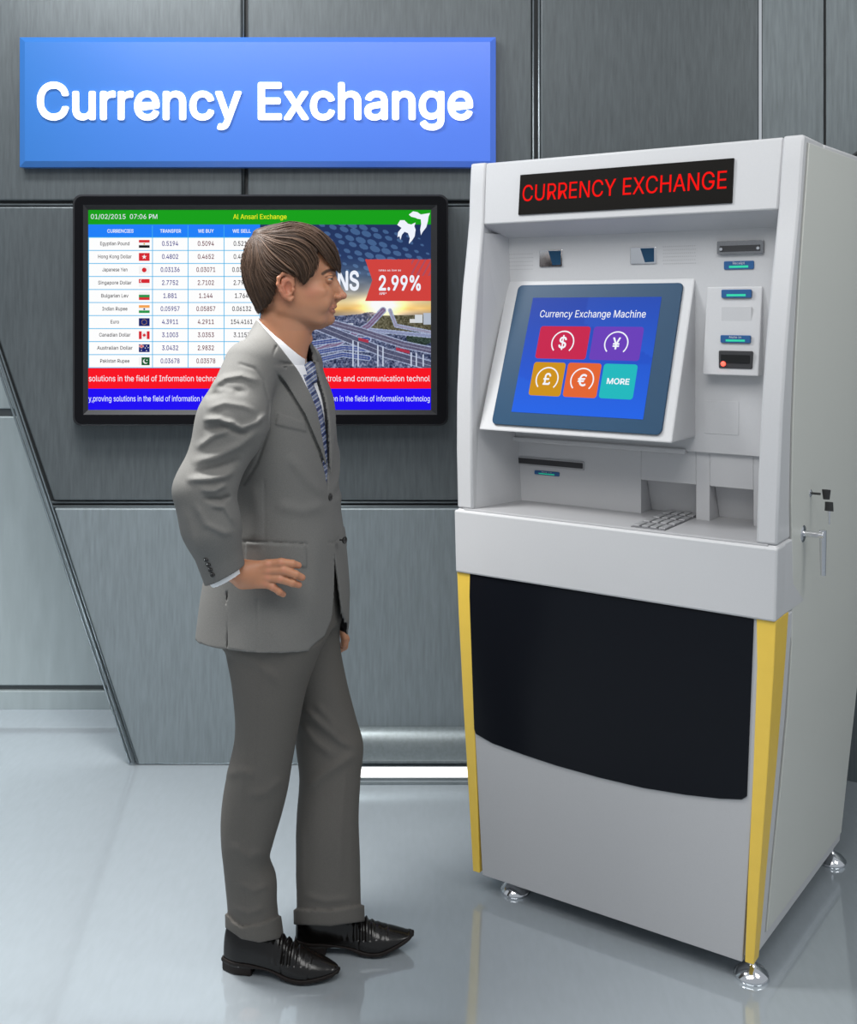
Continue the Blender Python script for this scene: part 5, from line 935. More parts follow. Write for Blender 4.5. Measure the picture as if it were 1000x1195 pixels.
def bodypt(f_sign_s, z, off):     # point on the shirt front: s sideways, off outwards
    s = f_sign_s; a = JA(np.array([z]))[0] - .013; b_ = JB(np.array([z]))[0] - .013
    f = a * max(0, 1 - abs(s / b_) ** 2.35) ** (1 / 2.35) + off; c0_ = JC(np.array([z]))[0]
    return (c0_ + f * FD[0] + s * SD_[0], MD + f * FD[1] + s * SD_[1], z)
tb = MB(); zz_ = np.linspace(zof(436), zof(640), 40); v = []; NS = 8
for i, z in enumerate(zz_):
    w = .017 + .024 * min(1, i / 30)
    for j in range(NS + 1):
        t_ = j / NS * 2 - 1; v.append(bodypt(t_ * w - .002, z, .006 + .004 * (1 - t_ * t_)))
    for j in range(NS + 1): t_ = 1 - j / NS * 2; v.append(bodypt(t_ * w - .002, z, .003))
m2 = 2 * NS + 2; tb.add(v, [(m2 * i + k, m2 * i + (k + 1) % m2, m2 * i + m2 + (k + 1) % m2, m2 * i + m2 + k) for i in range(39) for k in range(m2)])
kc = [np.array(A3(359, 428, MD - .008)), np.array(A3(364, 445, MD - .02))]
tb.tube([kc[0] + [-.004, 0, .008], kc[0], kc[1], kc[1] + np.array([.002, 0, -.006])], [.014, .019, .014, .010], 14, flat=1, flatdir=(FD[0], FD[1], 0))
tb.build('tie', m, man, smooth=True)

# ---- trousers
lt_n = np.array([(700, 258, 385, 2.585, .100), (745, 262, 378, 2.585, .098), (803, 272, 358, 2.59, .088), (859, 274.5, 346.5, 2.60, .080), (895, 267, 340, 2.605, .077), (920, 262, 336, 2.61, .075), (951, 258.5, 328.5, 2.615, .071), (985, 259, 318.5, 2.62, .066), (1003, 261, 314.5, 2.625, .063), (1024, 263, 321.5, 2.63, .062), (1056, 266, 323, 2.635, .060), (1100, 267, 328, 2.64, .060)])
lt_f = np.array([(700, 290, 398, 2.76, .100), (757, 318, 397, 2.76, .098), (800, 338, 405, 2.755, .090), (842, 344.5, 416, 2.75, .083), (868, 345.5, 423.5, 2.745, .080), (905, 349.5, 421, 2.735, .076), (951, 346.5, 418.5, 2.72, .070), (1003, 346, 420, 2.715, .065), (1053, 346.5, 421, 2.71, .062), (1085, 347, 422, 2.71, .062)])
def legfn(T):
    z = EYE - (T[:, 0] - HZ) * T[:, 3] / F; cx = ((T[:, 1] + T[:, 2]) / 2 - 500) * T[:, 3] / F; a = (T[:, 2] - T[:, 1]) / 2 * T[:, 3] / F
    return spl(z, cx), spl(z, a), spl(z, T[:, 3]), spl(z, T[:, 4])
LN, LF = legfn(lt_n), legfn(lt_f)
def legd(p, T, off=0.):
    cx, a, cy, b = T; z = p[:, 2]; A_ = a(z) + off; B_ = b(z) + off; n = 2.2
    return ((np.abs((p[:, 0] - cx(z)) / A_) ** n + np.abs((p[:, 1] - cy(z)) / B_) ** n) ** (1 / n) - 1) * np.minimum(A_, B_)
fn_ = [([(268, 760), (300, 775), (330, 800)], .003, 6), ([(270, 1058), (290, 1066), (312, 1058)], .003, 4), ([(276, 1030), (296, 1040), (316, 1032)], .003, 4), ([(336, 905), (310, 925), (285, 930)], .0035, 6), ([(262, 905), (280, 900), (300, 905)], .003, 6), ([(268, 985), (290, 1000), (312, 992)], .003, 6), ([(292, 790), (289, 860), (282, 930), (280, 1010)], .002, 4)]
ff_ = [([(352, 826), (375, 846), (400, 866), (420, 874)], .008, 5), ([(348, 842), (368, 866), (392, 884)], .006, 5), ([(350, 925), (376, 905), (402, 888), (420, 876)], .007, 6), ([(350, 960), (352, 1000), (350, 1040)], .003, 5), ([(366, 820), (384, 838), (398, 858)], .005, 5), ([(352, 1044), (380, 1052), (412, 1048)], .003, 4), ([(404, 890), (398, 960), (396, 1040)], .003, 4)]
HN = lambda px: 1100 - 0 * px
def trouser(p):
    px, py = proj(p); z = p[:, 2]
    rn = np.zeros(len(p)); rf = np.zeros(len(p))
    for P_, am, w_ in fn_: rn += ridge(px, py, P_, am, w_)
    for P_, am, w_ in ff_: rf += ridge(px, py, P_, am, w_)
    cn = np.interp(px, [264, 282, 303, 333], [1083, 1096, 1100, 1094]); un = np.interp(px, [264, 272, 282, 303, 328], [1066, 1076, 1082, 1079, 1068])
    cf = np.interp(px, [346, 385, 423], [1079, 1081, 1075.5]); uf = np.interp(px, [346, 385, 423], [1061, 1063, 1056])
    d1 = legd(p, LN) - rn * (p[:, 1] < LN[2](z)) + .0016 * np.exp(-((px - np.interp(py, [745, 1080], [306, 284])) / 1.0) ** 2) * (p[:, 1] < LN[2](z)) - .0065 * sstep(-.7, .7, py - un)
    d2 = legd(p, LF) - rf * (p[:, 1] < LF[2](z)) - .0065 * sstep(-.7, .7, py - uf)
    def hem(d, c, y): return np.maximum(np.maximum(d, (y - c) * .0021), -np.maximum(d + .016, (c - 16 - y) * .0021))
    d1 = hem(d1, cn, py); d2 = hem(d2, cf, py)
    d = smin(d1, d2, .022)
    pel = trunk(p, .020, 2.2); pel = smax(pel, zof(735) - z, .03); pel = np.maximum(pel, z - 1.06)
    d = smin(d, pel, .03); return np.where(z > .74, smax(d, trunk(p, .014) - .05 * sstep(.84, .76, z), .01), d)
V, Q_ = surface_nets(trouser, (-.62, 2.42, .04), (-.10, 2.90, 1.09), .0036)
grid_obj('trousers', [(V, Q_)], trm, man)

# ---- head, neck, hands: one skin body
ht = np.array([(264, 330, 345, .012), (268, 318, 358, .030), (274, 306, 371, .048), (282, 297, 381, .062), (295, 291, 388.5, .072), (308, 289, 391, .076), (322, 290, 389.5, .076), (335, 293, 388.5, .074), (346, 299, 388.5, .071), (355, 306, 388.5, .067), (364, 317, 387.5, .060), (372, 331, 386.5, .050), (378, 345, 384, .036), (382, 354, 379, .020), (385, 358, 376, .008)])
hz = zof(ht[:, 0]); HC = spl(hz, xof((ht[:, 1] + ht[:, 2]) / 2)); HA = spl(hz, (ht[:, 2] - ht[:, 1]) / 2 * SC_); HB = spl(hz, ht[:, 3])
def skull(p, C_=None, A_=None, B_=None, tap=.22, n=2.25):
    C_, A_, B_ = C_ or HC, A_ or HA, B_ or HB
    z = p[:, 2]; a = A_(z); tx = np.clip((p[:, 0] - C_(z)) / a, 0, 1); b = B_(z) * (1 - tap * tx ** 2)
    q = (np.abs((p[:, 0] - C_(z)) / a) ** n + np.abs((p[:, 1] - MD) / b) ** n) ** (1 / n); return np.maximum((q - 1) * np.minimum(a, b), z - (ZTOP2 if C_ is not HC else ZTOP1))
ZTOP1, ZTOP2 = zof(264), zof(260)
def H(px, py, y=0.): return A3(px, py, MD + y)
nk = np.array([(350, 312, 352, .040), (362, 306, 364, .052), (372, 304, 366, .056), (384, 303, 364.5, .057), (396, 301, 362, .058), (412, 297, 358.5, .058), (430, 293, 355, .058), (450, 290, 345, .060)])
nz_ = zof(nk[:, 0]); NCx = spl(nz_, xof((nk[:, 1] + nk[:, 2]) / 2)); NA = spl(nz_, (nk[:, 2] - nk[:, 1]) / 2 * SC_); NB = spl(nz_, nk[:, 3])
def ear(p, y0=-.077):
    rim = [H(343, 333, y0), H(342, 325, y0 - .003), H(337, 319.8, y0 - .007), H(330, 319.5, y0 - .011), H(325, 324.5, y0 - .014), H(324.3, 332, y0 - .014), H(327.5, 340, y0 - .010), H(332.5, 346.5, y0 - .006), H(338, 350, y0 - .003), H(341.5, 347, y0)]
    e = chain(p, rim, [.0028, .0034, .0038, .0040, .0040, .0038, .0036, .0040, .0050, .0040], .004)
    body = ell(p, H(334, 335, y0 - .004), (.0175, .0075, .029)); body = smax(body, -ell(p, H(336.5, 336, y0 - .013), (.0105, .0105, .0165)), .003)
    e = smin(e, body, .004)
    anti = chain(p, [H(329.5, 327, y0 - .009), H(329.5, 334, y0 - .010), H(332.5, 341, y0 - .008)], [.003, .003, .003], .003); e = smin(e, anti, .003)
    e = smin(e, ball(p, H(342, 338.5, y0 - .004), .0042), .004)
    return e
def fold2(p): q = p.copy(); q[:, 1] = MD - np.abs(p[:, 1] - MD); return q
def head(p):
    q = fold2(p); d = smax(skull(p), zof(384.5) - p[:, 2], .006)
    neck = ((np.abs((p[:, 0] - NCx(p[:, 2])) / NA(p[:, 2])) ** 2.1 + np.abs((p[:, 1] - MD) / NB(p[:, 2])) ** 2.1) ** (1 / 2.1) - 1) * .055
    neck = smax(neck, p[:, 2] - zof(352), .02)
    d = smin(d, neck, .012)
    d = smin(d, cone(q, H(330, 360, -.050), H(372, 373, -.030), .013, .012), .018)       # jaw line
    d = smin(d, ell(q, H(369, 341, -.047), (.024, .014, .016)), .018)                    # cheekbone
    d = smin(d, cone(q, H(386.5, 316, 0), H(381, 314, -.034), .009, .006), .010)         # brow
    d = smax(d, -ell(q, H(392, 325.5, -.033), (.013, .016, .0090)), .008)              # eye hollow
    d = smin(d, chain(p, [H(384, 326, 0), H(385.5, 338, 0), H(386, 349, 0)], [.014, .0155, .0145], .01), .010)   # bridge base and muzzle
    d = smin(d, ell(q, H(380, 345, -.026), (.016, .014, .020)), .014)
    d = smin(d, chain(p, [H(387.5, 322, 0), H(392, 332, 0), H(398.2, 343, 0)], [.0070, .0075, .0085], .006), .008)
    d = smin(d, ball(p, H(400.6, 345.2, 0), .0088), .004)
    d = smin(d, ell(q, H(394.5, 346.6, -.0125), (.0095, .0065, .0068)), .004)
    d = smin(d, cone(p, H(397, 348.5, 0), H(391, 352.5, 0), .0042, .0045), .004)
    d = smax(d, -ell(q, H(397, 351, -.0068), (.0045, .0028, .0022)), .002)
    d = smin(d, cone(p, H(386.5, 352, 0), H(387.5, 357, 0), .0080, .0085), .007)
    d = smin(d, chain(q, [H(391.3, 357.6, 0), H(388.6, 358.6, -.011), H(385, 360.4, -.022)], [.0042, .0036, .0015], .004), .003)
    d = smin(d, chain(q, [H(389.3, 363.8, 0), H(387.2, 363.4, -.011), H(384.6, 361.6, -.021)], [.0048, .004, .0015], .004), .003)
    d = smax(d, -chain(q, [H(395, 360.7, 0), H(391, 360.7, -.014), H(384.5, 360.4, -.026)], [.0011, .0011, .0009], .001), .0018)
    d = smin(d, ball(p, H(383.6, 371.8, 0), .0145), .012)
    d = smax(d, -cone(q, H(391.5, 367.6, 0), H(389, 368, -.018), .0030, .003), .006)
    d = smin(d, ell(q, H(371, 355, -.040), (.028, .015, .022)), .016)
    d = smin(d, ball(q, H(383.2, 325.2, -.0300), .0126), .003)                                  # lids
    d = smax(d, -chain(q, [H(392, 325.6, -.014), H(387.8, 325.4, -.032), H(382.5, 326.2, -.0445)], [.0018, .0037, .0014], .002), .001)
    d = smin(d, chain(q, [H(388.0, 321.9, -.019), H(386.8, 320.9, -.031), H(381.5, 322.6, -.041)], [.0022, .0026, .0020], .002), .003)
    d = smin(d, ear(q), .003)
    d = smin(d, ball(p, H(361, 396, 0), .007), .012)
    return d
# near hand resting on the hip: back of the hand outwards, fingers forward
HD = 2.452
def hp(px, py, y=0.): return A3(px, py, HD + y)
NF = [([(313, 658.5, -.004), (328, 656.5, -.012), (341, 657.8, -.008), (348.2, 659.8, .002)], [.0105, .0098, .0088, .0074]),
      ([(313, 666, -.006), (331, 665.5, -.014), (345, 670.5, -.010), (352.6, 674, .001)], [.0105, .0100, .0090, .0076]),
      ([(312, 674, -.005), (327, 675.5, -.013), (341, 680.3, -.009), (348.8, 682.6, .002)], [.0100, .0095, .0085, .0072]),
      ([(310, 681, -.003), (318.5, 685, -.009), (326, 690.5, -.006), (330.5, 693.6, .002)], [.0092, .0085, .0075, .0066])]
def handn(p):
    d = chain(p, [A3(262, 652, 2.435), hp(275, 665.5, .0), hp(287, 669, -.004)], [.020, .022, .025], .02)
    d = np.maximum(d, -(p - CUFP) @ CUFN - .02)
    pm = None
    for (x, y, r) in (((284, 665), (309, 660), .0135), ((284, 670), (309, 667), .014), ((284, 676), (308, 675), .0135), ((283, 679), (306, 681), .012)):
        c = cone(p, hp(*x, .0), hp(*y, -.004), r + .004, r - .001); pm = c if pm is None else smin(pm, c, .008)
    pm = smin(pm, cone(p, hp(284, 668, .012), hp(298, 662, .024), .014, .010), .012)      # ball of the thumb, thumb going back behind the hip
    d = smin(d, pm, .016)
    for pts_, rs in NF:
        f = chain(p, [hp(*q) for q in pts_], rs, .003); d = smin(d, f, .0045)
        d = smin(d, ball(p, hp(pts_[0][0], pts_[0][1], -.008), .0088), .006)
    for a_, b_ in (((294, 664), (310, 659.5)), ((295, 669), (310, 667)), ((294, 674), (309, 674.5))):   # tendons
        d = smin(d, cone(p, hp(*a_, -.0125), hp(*b_, -.0125), .002, .0028), .004)
    return d
# far hand hanging, loosely curled
FH = 2.885
def fp(px, py, y=0.): return A3(px, py, FH + y)
def handf(p):
    d = chain(p, [FAR[2], fp(383, 716), fp(389, 726)], [.028, .027, .026], .02)
    pm = None
    for k, (y_, r) in enumerate(((-.028, .0125), (-.010, .0135), (.009, .013), (.026, .012))):
        c = cone(p, fp(388, 724, y_ * .7), fp(399, 737, y_), r + .003, r); pm = c if pm is None else smin(pm, c, .008)
    d = smin(d, pm, .012)
    for k, (y_, r, L_) in enumerate(((-.028, .0095, 1.), (-.010, .010, 1.1), (.009, .0095, 1.03), (.026, .0085, .85))):
        pts_ = [fp(399, 736, y_), fp(403.5, 736 + 9 * L_, y_), fp(402, 736 + 17 * L_, y_), fp(396, 736 + 21 * L_, y_)]
        d = smin(d, chain(p, pts_, [r, r * .95, r * .88, r * .75], .003), .003)
    d = smin(d, chain(p, [fp(391, 726, -.03), fp(399, 734, -.046), fp(402, 744, -.046), fp(401, 752, -.042)], [.013, .011, .0095, .008], .004), .006)
    return d
def limbcore(p):   # the hidden body under the clothes, joining head, arms, legs
    d = smax(trunk(p, .03, 2.2), -(p[:, 2] - .84), .02); d = smax(d, p[:, 2] - zof(400), .02)
    nb = A3(325, 405, MD); d = smin(d, chain(p, [nb, A3(322, 440, MD)], [.05, .06], .03), .03)
    d = smin(d, chain(p, [SHN + [0, .03, -.01], ARM[1] + [0, .005, 0], ARM[2], A3(258, 640, 2.42), A3(263, 655, 2.435)], [.045, .045, .038, .028, .022], .02), .03)
    d = smin(d, chain(p, [SHF + [0, -.03, -.01], FAR[1], FAR[2], fp(384, 718)], [.045, .042, .036, .027], .02), .03)
    for T in (LN, LF):
        zs = (.88, .7, .45, .25, .10); d = smin(d, chain(p, [np.array([T[0](np.array([z]))[0], T[2](np.array([z]))[0], z]) for z in zs], [.066, .062, .045, .042, .034], .02), .03)
    return d
pz = [surface_nets(head, (-.50, 2.56, 1.39), (-.17, 2.78, 1.80), .0017), surface_nets(handn, (-.50, 2.38, .86), (-.26, 2.52, 1.06), .0016),
      surface_nets(handf, (-.36, 2.80, .66), (-.17, 2.95, .96), .002), surface_nets(limbcore, (-.68, 2.30, .05), (-.10, 3.0, 1.53), .012, 3)]
SKIN = np.array([.43, .195, .105])
def skincol(v):
    n = len(v); c = np.tile(SKIN, (n, 1)); q = fold2(v); px, py = proj(v); qx, qy = 500 + F * q[:, 0] / q[:, 1], HZ + F * (EYE - q[:, 2]) / q[:, 1]
    hd_ = v[:, 2] > 1.40
    def blend(m_, col): c[:] = c * (1 - m_[:, None]) + np.array(col) * m_[:, None]
    d_, _ = linedist(qx, qy, [(396, 357.5), (391, 358), (386, 360)]); d2_, _ = linedist(qx, qy, [(395, 364), (389, 364.2), (385.5, 362)])
    blend(np.where(hd_ & (px > 383), np.maximum(sstep(3.4, 1.8, d_), sstep(3.6, 2.0, d2_)), 0) * .55, (.36, .11, .075))
    blend(np.where(hd_, np.exp(-(((qx - 364) / 10) ** 2 + ((qy - 340) / 9) ** 2)) * .30, 0), (.52, .17, .12))
    blend(np.where(hd_, np.exp(-(((qx - 401) / 5) ** 2 + ((qy - 345) / 6) ** 2)) * .30, 0), (.55, .20, .14))
    blend(np.where(hd_ & (qx < 346), np.exp(-(((qx - 333) / 9) ** 2 + ((qy - 335) / 15) ** 2)) * .6, 0), (.42, .11, .07))
    blend(np.where(hd_ & (qx < 392.5), sstep(2.6, 1.0, linedist(qx, qy, [(376.5, 319.5), (381, 316.4), (386, 314.9), (390.5, 315.6)])[0]) * .9, 0), (.055, .030, .018))
    blend(np.where(hd_, sstep(1.0, .3, linedist(qx, qy, [(380, 323.5), (383, 321.9), (387.5, 321.6), (389.5, 322.5)])[0]) * .8, 0), (.05, .03, .02))
    st = sstep(352, 362, qy) * sstep(325, 345, qx) * (qy < 386); blend(np.where(hd_, st * .20, 0), (.28, .17, .12))
    hnd = (v[:, 2] < 1.1) & (v[:, 1] < 2.6); kn = np.zeros(n)
    for pts_, rs in NF: kn = np.maximum(kn, np.exp(-((px - pts_[1][0]) ** 2 + (py - pts_[1][1]) ** 2) / 9.)); kn = np.maximum(kn, np.exp(-((px - pts_[0][0]) ** 2 + (py - pts_[0][1]) ** 2) / 10.)); kn = np.maximum(kn, np.exp(-((px - pts_[3][0]) ** 2 + (py - pts_[3][1]) ** 2) / 10.) * .6)
    blend(np.where(hnd, kn * .35, 0), (.55, .20, .14)); return c
m, nt, b = nodes('skin'); setin(b, Roughness=.5, Subsurface_Weight=.12, Subsurface_Scale=.01); a_ = nt.nodes.new('ShaderNodeAttribute'); a_.attribute_name = 'col'
nt.links.new(a_.outputs['Color'], b.inputs['Base Color']); nz2 = nt.nodes.new('ShaderNodeTexNoise'); nz2.inputs['Scale'].default_value = 260; bp = nt.nodes.new('ShaderNodeBump'); bp.inputs['Strength'].default_value = .12; bp.inputs['Distance'].default_value = .001
nt.links.new(nz2.outputs['Fac'], bp.inputs['Height']); nt.links.new(bp.outputs['Normal'], b.inputs['Normal']); skinm = m
grid_obj('body', pz, skinm, man, cols=skincol)
for s_ in (-1, 1):
    e_ = MB(); c_ = H(383.2, 325.4, s_ * .0300); c_ = np.array(c_)
    m_ = [(.0001, .0108)] + [(.0108 * math.sin(t), .0108 * math.cos(t)) for t in np.linspace(.15, math.pi - .01, 16)]
    e_.lathe([(.0108 * math.sin(t), .0108 * math.cos(t)) for t in np.linspace(.02, math.pi - .02, 20)], c_, (1, -.22, 0), 24)
    eo = e_.build('eye', mat('eye_white', (.42, .37, .34), .3) if s_ < 0 else bpy.data.materials['eye_white'], man, smooth=True)
    i_ = MB(); i_.lathe([(.0066, .0087), (.0052, .0100), (.0008, .0112)], c_, (1, -.30, 0), 20); i_.build('iris', mat('iris_grey_green', (.03, .03, .025), .15, coat=.5) if s_ < 0 else bpy.data.materials['iris_grey_green'], eo, smooth=True)
for pts_, rs in NF:        # finger nails
    a_, b_ = hp(*pts_[2]), hp(*pts_[3]); dr_ = (b_ - a_) / np.linalg.norm(b_ - a_); nn = MB()
    c_ = b_ + np.array([0, -.0052, .001]) + dr_ * .001
    nn.lathe([(.0045, 0), (.0042, .001), (.0005, .0014)], c_, (dr_[0] * .3, -1, dr_[2] * .3), 14); nn.build('fingernail', mat('nail', (.58, .34, .26), .3) if 'nail' not in bpy.data.materials else bpy.data.materials['nail'], man, smooth=True)

# ---- hair
gt = np.array([(260.5, 326, 342, .015), (263, 314, 356, .034), (267, 305, 367, .052), (273, 297, 378, .067), (282, 289, 387, .079), (295, 284, 394, .086), (310, 281.5, 397.5, .088), (325, 283.5, 398, .087), (340, 288.5, 396, .084), (355, 295.5, 390, .076), (368, 301, 385, .066), (376, 303, 380, .06)])
gz = zof(gt[:, 0]); GC = spl(gz, xof((gt[:, 1] + gt[:, 2]) / 2)); GA = spl(gz, (gt[:, 2] - gt[:, 1]) / 2 * SC_); GB = spl(gz, gt[:, 3])
HREG = [(262, 240), (420, 240), (420, 300), (399, 318), (396, 320), (391, 311), (384, 302), (378, 294), (372.5, 286), (370.5, 297), (369, 312), (365.5, 322), (360, 325.5), (354.5, 333), (350, 329), (343.5, 321.4), (335, 318.5), (326, 320), (322, 330), (319.5, 344), (316, 354), (306, 362), (301.8, 367), (296, 362), (262, 350)]
TUFT = lambda p: ell(p, H(307, 272.5, -.008), (.024, .034, .0135))
def haircap(p, grow=0.):
    q = fold2(p); mx, my = proj(q)
    d = smin(skull(p, GC, GA, GB, tap=.20, n=2.2), TUFT(p), .008)
    r = polydist(mx, my, HREG) * SC_
    d = smax(d, r, .006)
    d = np.where(my < 300, smax(d, -(skull(p) + .004), .002), smax(d, -(skull(p) + .004), .002))
    a_ = np.arctan2(p[:, 2] - zof(282), p[:, 0] - xof(306)); rad = np.hypot(p[:, 2] - zof(282), p[:, 0] - xof(306))
    return d + .0011 * np.sin(a_ * 34 + rad * 60 + p[:, 1] * 90) * sstep(.01, .04, rad)
V, Q_ = surface_nets(haircap, (-.48, 2.56, 1.55), (-.19, 2.78, 1.81), .0022)
hairm, nt, b = nodes('brown_hair'); setin(b, Roughness=.55, Specular_IOR_Level=.3)
oi = nt.nodes.new('ShaderNodeAttribute'); oi.attribute_name = 'col'; nt.links.new(oi.outputs['Color'], b.inputs['Base Color'])
guides = [[(302.5, 271), (318, 266), (340, 261), (365, 266), (384, 280), (395, 299), (397.5, 318)],
          [(302.5, 272), (322, 269), (345, 266), (366, 274), (381, 290), (391, 305), (396, 319)],
          [(304, 273), (325, 273), (348, 273), (364, 283), (373, 292), (382, 303), (393, 314)],
          [(304, 274), (326, 278), (345, 280), (360, 288), (367, 297), (370, 305), (368, 315)],
          [(304, 275), (325, 284), (342, 289), (354, 298), (361, 309), (363, 318), (358, 327)],
          [(304, 276), (322, 289), (337, 298), (346, 308), (351, 318), (353, 326), (354, 333)],
          [(302.5, 277), (317, 293), (328, 303), (337, 311), (343, 316), (347, 320), (349, 326)],
          [(301, 278), (311, 297), (319, 306), (326, 312), (333, 316), (337, 318), (341, 320)],
          [(299.5, 278), (305, 299), (309, 310), (314, 317), (319, 320), (323, 322), (325, 326)],
          [(298, 278), (300, 300), (302, 315), (307, 327), (312, 337), (316, 345), (318, 353)],
          [(295, 278), (294, 299), (294, 315), (299, 331), (304, 345), (308, 354), (310, 361)],
          [(293.5, 277), (289, 297), (287, 313), (290, 329), (296, 346), (301, 358), (303, 365)],
          [(293.5, 276), (286, 296), (283, 310), (285, 327), (291, 345), (298, 358), (302, 367)]]
G_ = np.array(guides, float)
def hcap_near(p): return smin(skull(p, GC, GA, GB, tap=.20, n=2.2), TUFT(p), .008)
tt = np.linspace(0, 1, 14)
paths = []
for k in range(1250):
    g = rng.random() * (len(guides) - 1); i = int(g)
    if i == 2: g = 2 - rng.random() * .5 if rng.random() < .5 else 3 + rng.random() * .3
    i = int(g); fr_ = g - i; P_ = G_[i] * (1 - fr_) + G_[i + 1] * fr_ if i + 1 < len(guides) else G_[i]
    t0, t1 = (0, 1) if rng.random() < .35 else (rng.random() * .35, .62 + rng.random() * .38)
    s = np.linspace(0, 6, 7); tq = (t0 + (t1 - t0) * tt) * 6
    x = spl(s, P_[:, 0])(tq) + rng.normal() * 1.4 + np.sin(tt * 5 + rng.random() * 6) * .7; y = spl(s, P_[:, 1])(tq) + rng.normal() * 1.0 + np.sin(tt * 4 + rng.random() * 6) * .5
    paths.append((x, y, 1 if rng.random() < .62 else -1, g))
X = np.array([p_[0] for p_ in paths]).ravel(); Y = np.array([p_[1] for p_ in paths]).ravel()
# march from the side towards the head to find the hair surface (near half), then mirror some of the locks
lo = np.full(len(X), MD - .12); hi = np.full(len(X), MD - .0005)
ds = np.linspace(MD - .12, MD - .0005, 60); first = np.full(len(X), np.nan)
for d_ in ds[::-1]:
    p_ = np.stack([(X - 500) * d_ / F, np.full(len(X), d_), EYE - (Y - HZ) * d_ / F], 1); v_ = hcap_near(p_); first = np.where(v_ < 0, d_, first)
miss = np.isnan(first); first[miss] = MD - .002
# slide points outside the silhouette inwards
P3 = np.stack([(X - 500) * first / F, first, EYE - (Y - HZ) * first / F], 1)
for it in range(6):
    v_ = hcap_near(P3); e = .002; g_ = np.stack([(hcap_near(P3 + np.eye(3)[k] * e) - hcap_near(P3 - np.eye(3)[k] * e)) / (2 * e) for k in range(3)], 1); gn = np.maximum((g_ ** 2).sum(1), .05); P3 = P3 - g_ * (v_ / gn)[:, None] * .8
P3 = P3.reshape(len(paths), 14, 3)
hm = MB(); hc = []
VV = np.abs(hcap_near(P3.reshape(-1, 3))).reshape(len(paths), 14).max(1)
for k, (x, y, sd, g) in enumerate(paths):
    if VV[k] > .0035: continue
    L3 = P3[k].copy()
    L3[:, 1] += (rng.normal() * .0015)
    if g < .6: L3[:, 1] = MD + (L3[:, 1] - MD) * rng.random()
    if sd > 0 or g < .3: pass
    else: L3[:, 1] = 2 * MD - L3[:, 1]
    side = sd if g >= .3 else 1
    r0 = .0010 + .0016 * rng.random() ** 2; lift = rng.random() ** 2 * (.0065 if g < 9 else .002)
    outd = np.stack([L3[:, 0] - xof(335), L3[:, 1] - MD, L3[:, 2] - zof(318)], 1); outd /= np.linalg.norm(outd, axis=1)[:, None]
    L3 = L3 + outd * (lift * np.sin(tt * 3.1))[:, None] - outd * .0008
    rs = r0 * np.clip(np.minimum(tt * 6 + .3, (1.02 - tt) * 3.2), .06, 1)
    hm.tube(L3, rs, 5, flat=1.0)
    b0 = .6 + rng.random() * .9; lightness = 1.35 if rng.random() < .2 else 1.; hc.append(np.tile(np.array([.050, .028, .017]) * b0 * lightness, (14 * 5, 1)))
VC = np.concatenate(hm.v); tri = [f for f in hm.f if len(f) == 4]
grid_obj('hair', [(V, Q_), (VC, np.array(tri))], hairm, man, cols=lambda v: np.concatenate([np.tile([.034, .019, .012], (len(V), 1))] + hc))

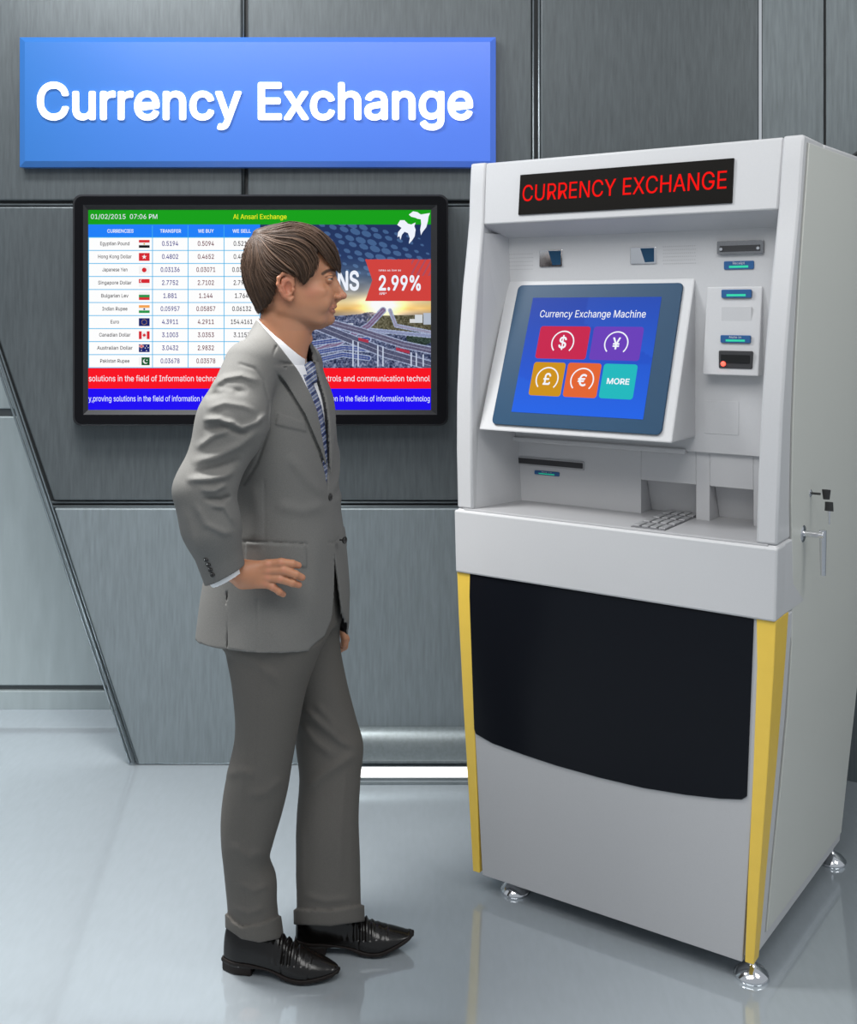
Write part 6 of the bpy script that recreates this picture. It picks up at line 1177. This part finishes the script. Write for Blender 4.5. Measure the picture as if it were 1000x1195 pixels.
# ---- shoes: each its own thing-part with sole, heel and laces
leather = mat('black_polished_leather', (.006, .005, .0045), .2, var=.05, spec=.4); solem = mat('sole_edge', (.010, .007, .006), .5, spec=.2)
def shoe(heel, yaw, L_, tip, pitch, flip):
    ca, sa = math.cos(yaw), math.sin(yaw)
    xs_ = np.array([0, .03, .08, .14, .19, .22, .255, .28, .295, .300]) * L_ / .30
    wf = spl(xs_, [.018, .031, .033, .037, .044, .045, .036, .024, .013, .005])
    base = spl(xs_, [.0, .0, .0, .0, 0, .001, .008, .014, .019, .021]); rise = spl(xs_, [.017, .017, .016, .010, .001, 0, 0, 0, 0, 0]); base_ = lambda x: base(x) * tip + rise(x)
    topf = spl(xs_, [.095, .108, .104, .092, .070, .058, .046, .037, .031, .028])
    def loc(p): q = p - np.array([heel[0], heel[1], 0]); x = q[:, 0] * ca - q[:, 1] * sa; y = q[:, 0] * sa + q[:, 1] * ca; z = q[:, 2] - pitch * np.maximum(x - .19, 0); return x, y, z
    def upper(p):
        x, y, z = loc(p); b_ = base_(x) + .012; t_ = topf(x); cz = b_; hh = t_ - b_; w = wf(x); n = 2.3
        zz2 = np.clip((z - cz) / hh, -1, 2); narrow = 1 - .30 * np.clip(zz2, 0, 1) ** 2
        q = (np.abs(y / (w * narrow)) ** n + np.abs(np.maximum(z - cz, 0) / hh) ** 2.6) ** (1 / 2.4); d = (q - 1) * np.minimum(w, .02) * .9
        d = np.maximum(d, b_ - z); d = smax(d, -x, .01); d = np.maximum(d, x - L_)
        d = smax(d, -cone(p * 0 + np.stack([x, y, z], 1), (.055, 0, .125), (.075, 0, .125), .030, .028), .004)
        cap = np.exp(-((x - .235 * L_ / .3) / .0012) ** 2) * .0010; vamp = np.exp(-((x - .175 * L_ / .3 + (np.abs(y)) * .3) / .0015) ** 2) * .0012 * (z > .02)
        cr = .0016 * np.sin(x * 420 + y * 40) * np.exp(-((x - .165) / .03) ** 2) * (z > .04)
        return d + cap + vamp + cr
    def sole(p):
        x, y, z = loc(p); b_ = base_(x); w = wf(x) + .0035; d = np.maximum(np.abs(y) - w, np.maximum(z - b_ - .013, b_ + .004 - z)); d = np.maximum(d, np.maximum(-x - .002, x - L_ - .003))
        arch = np.where((x > .075) & (x < .16), .006 * np.sin((x - .075) / .085 * math.pi), 0); d = np.maximum(d, b_ + .003 + arch - z)
        hl = np.maximum(np.maximum(np.abs(y) - w + .002, np.maximum(-x, x - .078)), np.maximum(z - .024, .001 - z)); return np.minimum(d, hl)
    bx = (heel[0] - .05, heel[1] - .15, -.004); ex = (heel[0] + .34, heel[1] + .10, .13)
    V1, Q1 = surface_nets(upper, bx, ex, .0022); V2, Q2 = surface_nets(sole, bx, ex, .0022)
    o = grid_obj('shoe', [(V1, Q1)], leather, man); grid_obj('sole', [(V2, Q2)], solem, o)
    lc = MB()
    def W3(x, y, z): z = z + pitch * max(x - .19, 0); return np.array([heel[0] + x * ca + y * sa, heel[1] - x * sa + y * ca, z])
    for i in range(4):
        x = .115 + .014 * i; h = float(topf(np.array([x]))[0]); lc.tube([W3(x + .004, -.014, h - .010), W3(x + .002, -.008, h - .0035), W3(x, 0, h - .0012), W3(x - .002, .008, h - .0035), W3(x - .004, .014, h - .010)], .0009, 6)
    lc.build('laces', bm_, o, smooth=True)
N0 = A3(263, 1133, 2.655); shoe((N0[0], 2.650), math.radians(11), .283, .55, 0.0, 1)
F0 = A3(345, 1118, 2.715); shoe((F0[0], 2.722), math.radians(1), .290, 1.0, .10, 1)
# ================================================================ camera, light, look
cam = bpy.data.cameras.new('camera'); co_ = bpy.data.objects.new('camera', cam); COL.objects.link(co_); co_.location = (0, 0, EYE); co_.rotation_euler = (math.radians(90), 0, 0)
cam.sensor_fit = 'AUTO'; cam.sensor_width = 36; cam.lens = F / 1195 * 36; cam.shift_y = -(597.5 - HZ) / 1195; cam.clip_start = .05; SC.camera = co_
def area(name, loc, rot, sx_, sy_, pw, col=(1, 1, 1)):
    l = bpy.data.lights.new(name, 'AREA'); l.shape = 'RECTANGLE'; l.size = sx_; l.size_y = sy_; l.energy = pw; l.color = col
    o = bpy.data.objects.new(name, l); COL.objects.link(o); o.location = loc; o.rotation_euler = rot; return o
area('ceiling_light_front', (-.6, .6, 3.6), (math.radians(22), 0, 0), 3.0, 1.2, 68, (1, .99, .97))
area('ceiling_light_back', (-1.3, 2.7, 3.3), (0, math.radians(-12), 0), 1.2, .4, 50, (.97, .99, 1))
area('added_fill_right', (2.6, 1.2, 3.3), (math.radians(10), math.radians(30), 0), 1.2, 1.2, 34, (1, 1, .97))  # added source out of view, brightens the kiosk's right side
dl = area('added_top_light', (-.95, 2.62, 2.75), (0, 0, 0), .5, .35, 24, (1, .99, .96)); dl.data.spread = math.radians(95)  # added overhead source, unseen, lifts his shoulders above the darker lower suit
area('recess_light', (-1.9, 4.1, 3.4), (0, 0, 0), 1.4, .4, 75, (.96, .99, 1))
wd = bpy.data.worlds.new('room_ambience'); SC.world = wd; wd.use_nodes = True; bg = wd.node_tree.nodes['Background']; bg.inputs[0].default_value = (.86, .93, 1, 1); bg.inputs[1].default_value = .5
SC.view_settings.view_transform = 'Standard'; SC.view_settings.look = 'None'; SC.view_settings.exposure = 0; SC.view_settings.gamma = 1; SC.view_settings.use_curve_mapping = False
